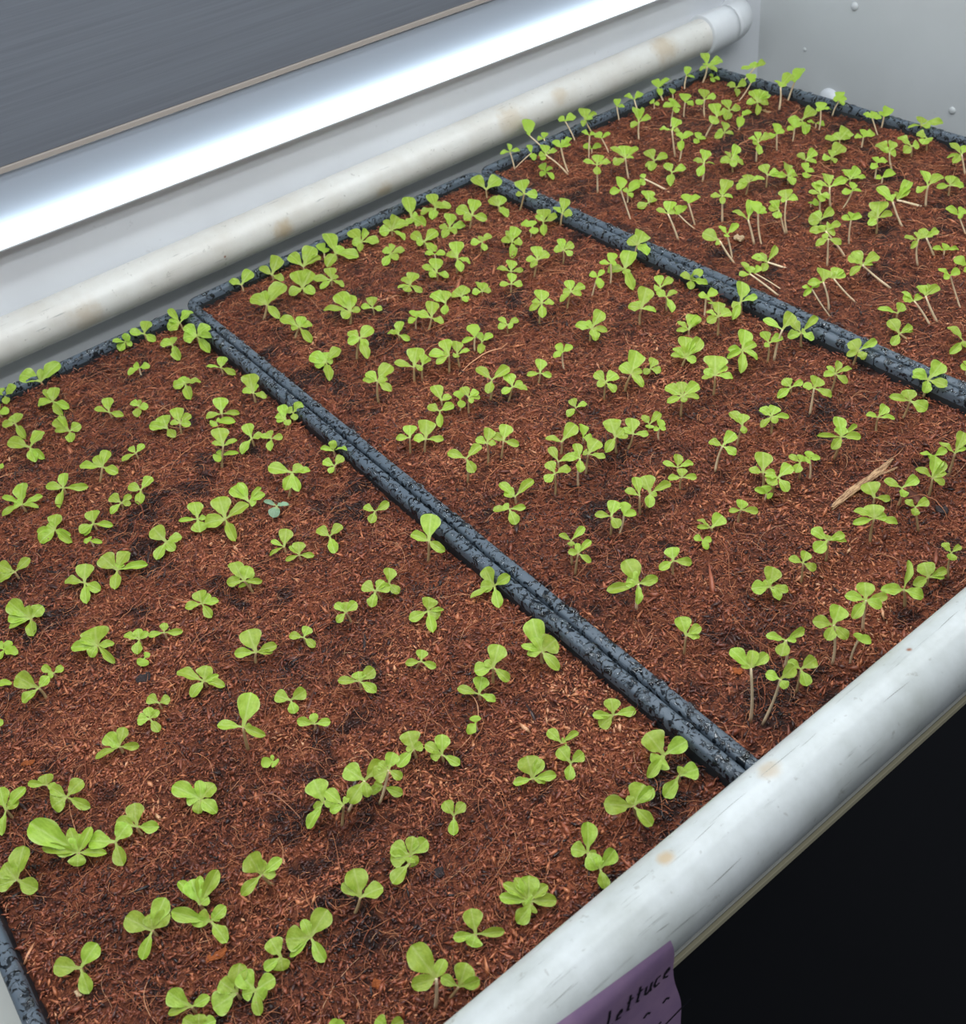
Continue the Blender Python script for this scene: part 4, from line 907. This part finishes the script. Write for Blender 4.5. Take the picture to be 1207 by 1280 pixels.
1146 -4477 1153 -4486 20 10 5 41 38 23 69 66 -59 -19 44 -60 31 6 34
5210 -2576 5206 -2570 24 6 16 -25 118 52 89 -103 -3 -15 74 61 -23 -3 74
1499 -1534 1499 -1534 -30 4 7 -23 63 27 108 80 40 29 88 13 -57 -25 61
3067 -3513 3035 -3469 136 8 2 77 68 42 107 -93 50 11 56
3813 -1333 3813 -1333 -23 3 3 19 94 46 80 131 -28 4 67 -132 -117 -35 67
722 -2643 736 -2652 55 6 6 9 73 35 71 74 -6 7 59 55 -45 -14 36 -4 -43 -21 36
2697 -1233 2724 -1233 20 3 11 114 94 59 83 46 -65 2 71 -19 84 37 59
2240 -4513 2238 -4511 33 10 12 95 19 21 61 -44 49 17 39 71 -62 -19 35
1224 -2723 1239 -2734 11 6 9 68 68 41 78 -80 35 6 42 45 -58 -21 42
-185 -993 -185 -993 -28 3 7 -78 63 19 47 62 54 34 78 49 -113 -30 47
-1546 -3011 -1546 -3011 -30 7 7 29 39 22 44 -73 34 6 37 80 -52 -13 37
3340 -1552 3340 -1552 -30 4 3 64 87 49 106 73 -6 7 59 -107 15 -7 71
2342 -3625 2343 -3627 82 8 16 29 76 39 73 104 -17 6 61 -39 -1 -5 37
901 -1599 901 -1599 -30 4 3 76 68 42 71 -53 52 17 45 35 -84 -28 45 0 45 21 39
-325 -1972 -325 -1972 -30 5 10 11 51 25 59 64 -32 -6 45 -54 -71 -28 49 -45 51 18 41
4246 -3210 4196 -3133 129 7 8 3 144 67 82 13 55 28 82
4113 -2061 4115 -2064 51 5 6 38 90 47 89 100 -25 2 65 94 -78 -24 48
657 -2449 657 -2449 -30 6 4 25 103 52 89 69 -15 2 53
1739 -5155 1720 -5121 79 11 6 83 -17 3 50 -17 53 22 45 -38 -25 -17 45
2372 -2714 2372 -2715 34 6 13 87 -15 5 52 -29 65 26 58 -51 -105 -56 58
777 -3445 777 -3445 -28 8 5 21 93 46 54 98 -33 -2 54
4527 -1019 4592 -1090 111 3 8 71 114 63 112 -91 -19 -21 99 77 13 16 53
445 -115 451 -102 -13 1 1 130 55 43 94 -59 73 35 65
3280 -3574 3184 -3440 82 8 3 88 34 28 88 91 -19 3 50 10 51 25 63
3660 -2642 3623 -2596 125 6 5 17 86 43 84 -54 53 18 70 -66 -36 -26 70
-533 -123 -533 -123 -30 1 4 -89 -17 52 49 -72 -35 -26 66 40 -8 52 74 24 -54 -22 41
-617 -2566 -617 -2566 -30 6 10 -44 67 25 -29 60 -33 -8 -33 -58 -43 -28 -70 27 -6 1 -25
1641 -1596 1641 -1596 -30 4 8 22 80 40 68 58 -32 -7 47 -67 30 5 61 67 33 24 47
-200 -2515 -187 -2520 -16 6 12 -39 64 25 56 75 21 20 56 -53 -18 -15 45
3321 -4097 3258 -3993 103 9 3 -46 52 18 96 -15 85 38 30 66 2 10 48
4030 -115 4030 -31 20 1 6 74 96 55 116 59 -41 2 68 138 -7 15 41 -110 -97 2 55
-797 -980 -797 -980 -30 3 5 -24 59 24 53 44 -39 -12 60 -55 -69 -28 60 26 41 23 45
-1440 -115 -1440 -104 -30 1 2 91 -32 52 71 -22 -73 -28 55 -20 21 52 63
2019 -1086 2034 -1097 25 3 7 94 4 15 65 -81 39 7 65 -35 -70 -37 58 12 52 26 43
1119 -4078 1125 -4085 21 9 7 37 36 22 57 -66 41 10 40 67 -47 -13 40
3406 -2571 3372 -2532 131 6 3 -43 114 48 39 138 96 63 79
2504 -2525 2504 -2525 -30 6 14 54 79 44 65 122 1 17 55 -47 9 -2 65
3884 -3601 3869 -3578 126 8 5 -68 62 20 78 54 23 18 78 -96 -16 -20 39
3136 -2632 3062 -2550 101 6 1 -54 114 46 104 -46 -6 -9 33
3096 -2116 3042 -2062 159 5 1 92 65 42 98 -44 77 30 52 60 -8 4 46
1804 -1720 1813 -1726 3 4 9 60 62 37 75 -74 43 10 57 62 -50 -15 57
1462 -2110 1468 -2114 -5 5 8 -18 72 31 51 -71 20 0 49 84 -14 5 51 15 -33 -13 51
1635 -4472 1633 -4469 46 10 9 -23 61 25 42 -65 -24 -20 54 41 16 13 60
4628 -2018 4628 -2018 -30 5 9 -19 78 34 67 132 22 28 82 40 -76 -28 45
1955 -1539 1955 -1539 -30 4 10 63 72 42 83 -67 79 28 44 84 -41 -8 41
-1026 -1448 -1026 -1448 -30 4 4 -98 7 -10 54 73 19 19 45 -12 56 24 43
1241 -2113 1241 -2113 -30 5 7 94 0 13 53 -89 -92 -28 53 28 65 34 49
3009 -3142 2882 -2993 83 7 1 19 96 47 52 -70 36 8 63 37 47 27 63
1187 -3131 1187 -3131 -30 7 4 19 57 29 57 74 -20 1 44 -81 -14 -17 52
987 -2189 987 -2189 31 5 5 57 78 44 80 87 -24 0 36 -32 4 -2 40 -14 -17 -10 32
5327 -1140 5328 -1141 132 3 12 5 80 38 51 184 44 45 101 63 10 13 67
3667 -2651 3653 -2632 201 6 6 62 64 38 106 84 -33 -4 63 -34 23 6 42
3520 -3132 3513 -3122 125 7 4 -114 10 -11 53 41 -81 -32 53 -8 44 19 66
4847 -707 4845 -705 85 2 10 73 87 50 102 114 -26 3 61 -95 4 -11 75
3327 -602 3190 -495 126 2 2 52 82 45 91 -54 29 6 65 108 -19 6 52 -67 -17 -17 52
3257 -3895 3257 -3895 -27 9 2 -87 94 33 48 81 27 24 71
242 -2682 258 -2690 34 6 1 49 60 34 86 -71 44 11 43
1776 -3171 1776 -3171 -30 7 7 73 37 27 65 44 -51 -18 53 -58 0 -8 47
971 -1161 971 -1161 -30 3 3 52 75 42 81 -60 57 19 47 50 -50 -17 47
1548 -5458 1541 -5444 108 12 10 -1 55 26 43 63 -7 5 32 -29 -23 -15 53
1363 -3587 1364 -3588 -14 8 12 4 65 31 50 103 15 21 50 -18 -18 -11 55
-1763 -3427 -1763 -3427 -30 8 6 -31 55 22 55 54 -12 2 49
4634 -1140 4634 -1140 -30 3 9 80 76 46 77 56 -54 -18 45 -115 5 -13 64 -37 49 18 45
310 -4094 316 -4098 104 9 2 -29 60 24 31 104 11 19 41 -19 -21 -12 38
-104 -1849 -95 -1852 -20 5 12 76 -8 42 66 -17 -49 -25 48 -21 42 17 60
5535 -481 5626 -587 91 2 14 133 1 18 64 -118 61 13 71 19 59 30 71 65 19 18 57
5375 -2599 5370 -2591 38 6 17 -34 78 32 90 3 -38 -18 75 -82 -18 -19 82
727 -2126 743 -2135 44 5 3 -44 -4 -8 62 71 28 22 68 60 56 34 50
3637 -1449 3513 -1330 33 4 4 13 50 25 49 -170 5 -20 73 -66 -15 -16 61
-109 -2374 -109 -2374 -30 6 13 30 27 52 57 -55 58 20 34 36 -118 52 37
4059 -3605 4022 -3543 61 8 6 19 71 36 65 117 -4 14 52 64 2 10 45
5417 -558 5417 -558 -29 2 13 -44 74 29 104 127 4 19 69 -113 -113 -29 55
4113 -1073 4094 -1054 161 3 6 122 52 40 92 -82 63 19 55 46 -46 -16 46
-2098 -2858 -2098 -2858 -30 7 3 -27 61 25 43 56 -5 5 43 -28 -3 -5 34
645 -4092 668 -4112 55 9 4 59 49 31 56 66 -25 -3 46
3352 -574 3317 -545 156 2 3 -15 88 39 66 140 23 29 52 81 39 29 46 91 -22 2 33
1172 -2117 1183 -2125 38 5 6 50 86 47 86 -96 21 -3 37
-498 -1535 -498 -1535 -30 4 7 101 -75 -21 -54 -40 -12 -11 -61 33 -7 1 -30
4932 -1630 4936 -1635 29 4 9 34 94 49 78 84 21 21 94 -64 24 2 63
4078 -1154 4093 -1169 112 3 5 120 -3 15 71 15 76 37 64 -93 -76 -48 58
-2242 -2505 -2242 -2505 -30 6 2 52 11 12 47 -41 -31 -20 29 -18 49 21 47 48 -72 -9 -53
5535 -1063 5564 -1098 89 3 13 164 71 55 110 11 77 37 68
1455 -2705 1455 -2705 46 6 10 -71 8 -6 47 83 -3 10 49 8 63 31 55
4922 -115 4922 -49 20 1 10 28 89 45 85 168 4 24 64 -43 -78 -42 64
1378 -4455 1383 -4461 -28 10 6 -35 56 22 35 5 -29 -13 46 27 38 21 64
1024 -3382 1024 -3382 -30 8 8 51 69 39 61 37 -38 -13 61
3193 -462 3193 -462 -30 2 1 25 77 39 70 77 -5 8 44 -63 -12 -14 57 -27 -132 -28 57
5157 -2150 5159 -2153 6 5 12 110 -27 2 76 -62 42 11 46 67 40 28 84
2433 -1186 2449 -1198 12 3 9 -54 72 26 66 -28 -59 -31 73 34 47 26 73
3438 -2610 3415 -2583 176 6 4 53 88 48 79 84 14 18 45 63 -24 -3 34
3099 -1599 3049 -1554 188 4 1 78 88 51 91 -87 31 3 60
4530 -603 4551 -624 106 2 8 27 83 42 54 -82 55 15 61 -31 -63 -33 61 54 14 14 95
2374 -2149 2383 -2157 75 5 12 69 55 35 75 -63 51 15 48 34 -23 -6 54
4432 -3591 4396 -3528 74 8 8 -24 87 38 53 82 7 14 66 8 -29 -12 60
4750 -2587 4751 -2589 63 6 14 14 52 26 73 80 -37 -6 73 -83 -14 -18 58
3510 -115 3400 -17 93 1 3 96 142 79 115 4 30 15 40
-618 -572 -610 -573 -6 2 3 -91 -5 -14 55 69 -30 -5 51 -12 44 19 47
2168 -2183 2204 -2214 71 5 11 -34 47 17 60 74 11 15 40 -43 -78 -42 60
3622 -4106 3573 -4020 152 9 5 -28 75 31 43 81 -7 8 55 -53 9 -3 43
-1898 -5314 -1898 -5314 -30 12 1 -7 32 14 41 29 -3 2 50
4704 -1655 4698 -1649 66 4 8 69 78 46 76 84 -10 6 51 -93 16 -5 63
5535 -1553 5563 -1591 43 4 13 67 67 40 81 -34 43 16 65 74 -9 6 65 -10 -54 -27 49
-693 -4579 -693 -4579 -30 10 13 17 27 15 51 -59 -14 -14 46
884 -4470 884 -4470 -30 10 3 -26 39 15 39 42 -24 -6 39 -13 -48 -24 39
4021 -3874 4021 -3874 -30 9 6 -38 85 35 74 -64 -30 -22 37
811 -5462 820 -5476 82 12 6 49 -35 -10 50 25 22 14 45
2218 -4897 2218 -4896 -14 11 12 -57 53 17 37 87 -16 4 45
3356 -2033 3321 -1996 111 5 3 33 74 39 87 116 -3 14 58
1064 -1566 1081 -1575 8 4 4 3 67 32 66 -71 3 -8 46 60 20 17 53
3847 -3061 3843 -3055 108 7 6 51 44 27 61 94 -9 8 51 -42 53 19 47
-671 -1926 -649 -1932 7 5 8 -51 -9 -11 64 94 -53 -12 33 -3 34 15 35
4222 -2698 4257 -2748 76 6 11 55 47 29 63 -88 26 0 63 45 -47 -16 42
-1700 -3103 -1700 -3103 -30 7 5 35 10 9 -34 -25 -29 -17 -63 -41 0 -5 -34
3281 -1370 3283 -1372 20 4 2 134 11 23 72 5 -54 -25 48 0 44 20 48
3035 -3552 2955 -3445 115 8 1 -44 44 15 37 71 15 16 62 -84 -5 -14 37
4101 -3644 4101 -3644 -30 8 7 46 30 20 57 -61 57 18 38 90 -54 -13 36
2480 -2963 2485 -2969 71 7 11 103 2 15 64 -19 49 21 57
4471 -2149 4471 -2149 -30 5 8 47 68 38 66 -46 -41 -25 73 60 -32 -7 51
3194 -2555 3165 -2523 99 6 2 4 81 38 44 130 14 24 50 -20 -12 -8 44
-1537 -267 -1537 -267 -30 1 1 50 -44 -14 77 12 61 30 62
1673 -4511 1667 -4503 65 10 10 55 -26 -5 36 32 35 21 54 -25 5 -1 48
4811 -1137 4830 -1158 57 3 10 97 -16 5 53 -119 -66 -47 72 49 16 14 39
5406 -2119 5371 -2069 68 5 13 -24 74 31 55 75 -31 -5 62 63 45 29 55
707 -2576 716 -2582 12 6 5 26 55 29 71 -27 -47 -26 53
4741 -557 4749 -565 61 2 9 57 73 42 109 43 -63 -24 62
5535 -2053 5540 -2060 21 5 14 113 42 35 94 -1 60 28 47
5207 -1678 5206 -1677 99 4 11 64 56 35 96 81 -45 -10 40 -35 23 6 40
3827 -115 3777 -59 102 1 5 -25 58 24 68 116 -11 10 82
4713 -2676 4713 -2675 -17 6 13 120 -20 7 71 -48 24 5 43
3322 -2073 3232 -1981 51 5 2 49 62 36 57 103 19 23 40 -8 33 14 46
1336 -3694 1338 -3696 28 8 11 51 31 21 53 -31 16 3 33 31 -22 -6 33
4601 -115 4601 -68 20 1 8 118 9 20 77 -45 83 33 56
1735 -875 1735 -875 -30 2 5 -58 48 15 50 72 -41 -9 58
3729 -451 3729 -451 -30 2 5 -38 66 26 71 95 -15 6 58
1142 -190 1148 -193 -13 1 4 16 95 47 74 58 13 14 37
3075 -3114 2955 -2971 48 7 2 68 20 18 52 -7 60 27 52
3135 -115 3122 -90 70 1 1 44 67 37 46 -88 27 1 40 79 -37 -7 40
4408 -1055 4408 -1055 -30 3 7 44 59 33 64 62 -26 -4 45 -57 -9 -12 58
-1565 -2028 -1565 -2028 -30 5 3 -35 18 4 32 48 -48 -16 32 7 23 11 32
-2361 -2707 -2361 -2707 -30 6 1 73 -47 -12 37
5278 -711 5346 -790 87 2 12 81 76 46 90 68 15 16 42
-1041 -3000 -1038 -3017 -30 7 11 -60 18 1 23 61 -28 -5 19 -14 26 10 23
5220 -1628 5220 -1628 -30 4 12 -51 54 19 55 51 -54 -19 55
3833 -554 3790 -517 60 2 6 -5 68 31 79 99 -2 12 40
2600 -2916 2600 -2916 -30 7 12 -13 -13 -8 -57 -42 74 29 -44
3141 -107 3264 -201 36 1 2 30 76 40 52 -26 -71 -36 59
3048 -4534 3048 -4534 -30 10 1 -41 16 2 50 18 32 17 44
-1745 -884 -1745 -884 -30 3 1 25 -25 -9 43 -52 -18 -15 43
5201 -115 5221 -121 49 1 12 88 69 44 72 46 -58 -21 29
5475 -217 5475 -217 -30 1 14 -3 48 22 42 36 -51 -19 57 -44 -25 -18 57
4364 -115 4359 -96 44 1 7 61 63 38 69 60 -40 -11 35
4081 -2520 4081 -2520 -30 6 8 57 -30 -7 -70 1 17 8 -42
3547 -115 3547 -30 20 1 4 52 40 26 67 -57 22 3 54
3631 -522 3644 -534 139 2 4 -24 72 30 40 60 -9 4 60
-1506 -4116 -1506 -4116 -30 9 7 7 -20 -8 51 13 26 14 18 -48 24 6 -51
2180 -4922 2176 -4915 -25 11 10 18 50 26 24 9 -15 -6 24
-2435 -2964 -2435 -2964 -30 7 1 29 -21 -6 39
4738 -183 4738 -183 -30 1 9 -10 33 14 69 25 -43 -17 41
4978 -182 4978 -182 -30 1 11 33 58 32 76"""
GROUPS = {'left': 'lettuce seedlings in the left tray', 'middle': 'lettuce seedlings in the middle tray', 'right': 'lettuce seedlings in the far right tray'}
WORD = {1: 'one', 2: 'two', 3: 'three', 4: 'four', 5: 'five', 6: 'six', 7: 'seven', 8: 'eight', 9: 'nine', 10: 'ten'}
NTH = ' first second third fourth fifth sixth seventh eighth ninth tenth eleventh twelfth thirteenth fourteenth fifteenth sixteenth seventeenth eighteenth'.split(' ')
LIMIT = 318; seen = set(); rest = []
rows = [list(map(int, l.split())) for l in DATA.split('\n') if l.strip()]
def zsoil(x, y): return float(height(x, y))
for idx, v in enumerate(rows):
    s = 1e-4; bx, by, cx, cy, cz, px, py = v[0] * s, v[1] * s, v[2] * s, v[3] * s, v[4] * s, v[5], v[6]
    leaves = [(Vector((v[i], v[i + 1], v[i + 2])) * s, v[i + 3] * s) for i in range(7, len(v), 4)]
    r = random.Random(1000 + idx)
    base = Vector((bx, by, zsoil(bx, by) - 0.0008)); crown = Vector((cx, cy, cz))
    vec = crown - base; long_ = vec.length > 0.0135
    leaves = [(l if (crown.z + l.z) > zsoil(cx + l.x, cy + l.y) + 0.0014 else Vector((l.x, l.y, zsoil(cx + l.x, cy + l.y) + 0.0014 - crown.z)), q) for l, q in leaves]
    rs = 0.00042 + min(0.0005, 0.022 * max(l.length for l, q in leaves))
    if bx > 0.2802: tr = 'right'
    elif bx > 0: tr = 'middle'
    else: tr = 'left'
    if idx >= LIMIT: rest.append((base, crown, leaves, r, rs, long_)); continue
    lean = math.hypot(vec.x, vec.y)
    size = 'large' if idx < 70 else ('medium' if idx < 190 else 'small')
    if long_ and lean > vec.z * 0.9: adj = size + ' leaning'
    elif long_: adj = size + ' long-stemmed'
    else: adj = size
    label = '%s %s-leaved seedling, %s from left in %s row from back, %s tray' % (adj, WORD[len(leaves)], NTH[py], NTH[px], tr)
    if label in seen: print('DUP', label)
    seen.add(label)
    root = empty('lettuce_seedling', base, label, 'seedling', GROUPS[tr])
    pale = (tr == 'right' and long_) or vec.length > 0.019
    P = [q - base for q in stem_pts(base, crown, r)]
    tube('stem', P, [rs * (1.15 - 0.35 * i / 6) for i in range(7)], M_STEM_PALE if pale else M_STEM, root, 7)
    big = max(l.length for l, q in leaves)
    for l, q in leaves:
        pool = LEAFB if q < 0 else (LEAF if l.length > 0.72 * big and n > 2 else SEEDLEAF)
        o = bpy.data.objects.new('leaf', r.choice(pool)); COL.objects.link(o); o.parent = root
        o.matrix_local = Matrix.Translation(crown - base) @ leaf_matrix(l, abs(q), r)
        if q < 0: o['label'] = 'bluish leaf'

# the smallest seedlings past the limit, joined
V = []; Fs = []; mi = []
for base, crown, leaves, r, rs, long_ in rest:
    P = stem_pts(base, crown, r); b0 = len(V)
    for q in P:
        for k in range(5):
            a = 2 * math.pi * k / 5; V.append(q + Vector((math.cos(a), math.sin(a), 0)) * rs)
    for i in range(len(P) - 1):
        for k in range(5): Fs.append((b0 + i * 5 + k, b0 + i * 5 + (k + 1) % 5, b0 + (i + 1) * 5 + (k + 1) % 5, b0 + (i + 1) * 5 + k)); mi.append(1)
    for l, q in leaves:
        me = r.choice(SEEDLEAF); M = Matrix.Translation(crown) @ leaf_matrix(l, abs(q), r); b0 = len(V)
        V += [M @ w_.co for w_ in me.vertices]
        for f_ in me.polygons: Fs.append(tuple(b0 + k for k in f_.vertices)); mi.append(0)
small, N, L, b = mat('small_leaf', srgb(178, 212, 76), 0.4, 0.4)
t = N.new('ShaderNodeBsdfTranslucent'); t.inputs[0].default_value = srgb(150, 196, 62); mx = N.new('ShaderNodeMixShader'); mx.inputs[0].default_value = 0.35
L.new(b.outputs[0], mx.inputs[1]); L.new(t.outputs[0], mx.inputs[2]); L.new(mx.outputs[0], N['Material Output'].inputs[0])
o = mesh('small_seedlings', V, Fs, small); o.data.materials.append(M_STEM_PALE); o.data.polygons.foreach_set('material_index', mi)
tag(o, 'the smallest lettuce seedlings scattered between the larger ones', 'seedlings', kind='stuff')
print('individual', min(len(rows), LIMIT), 'rest', len(rest))
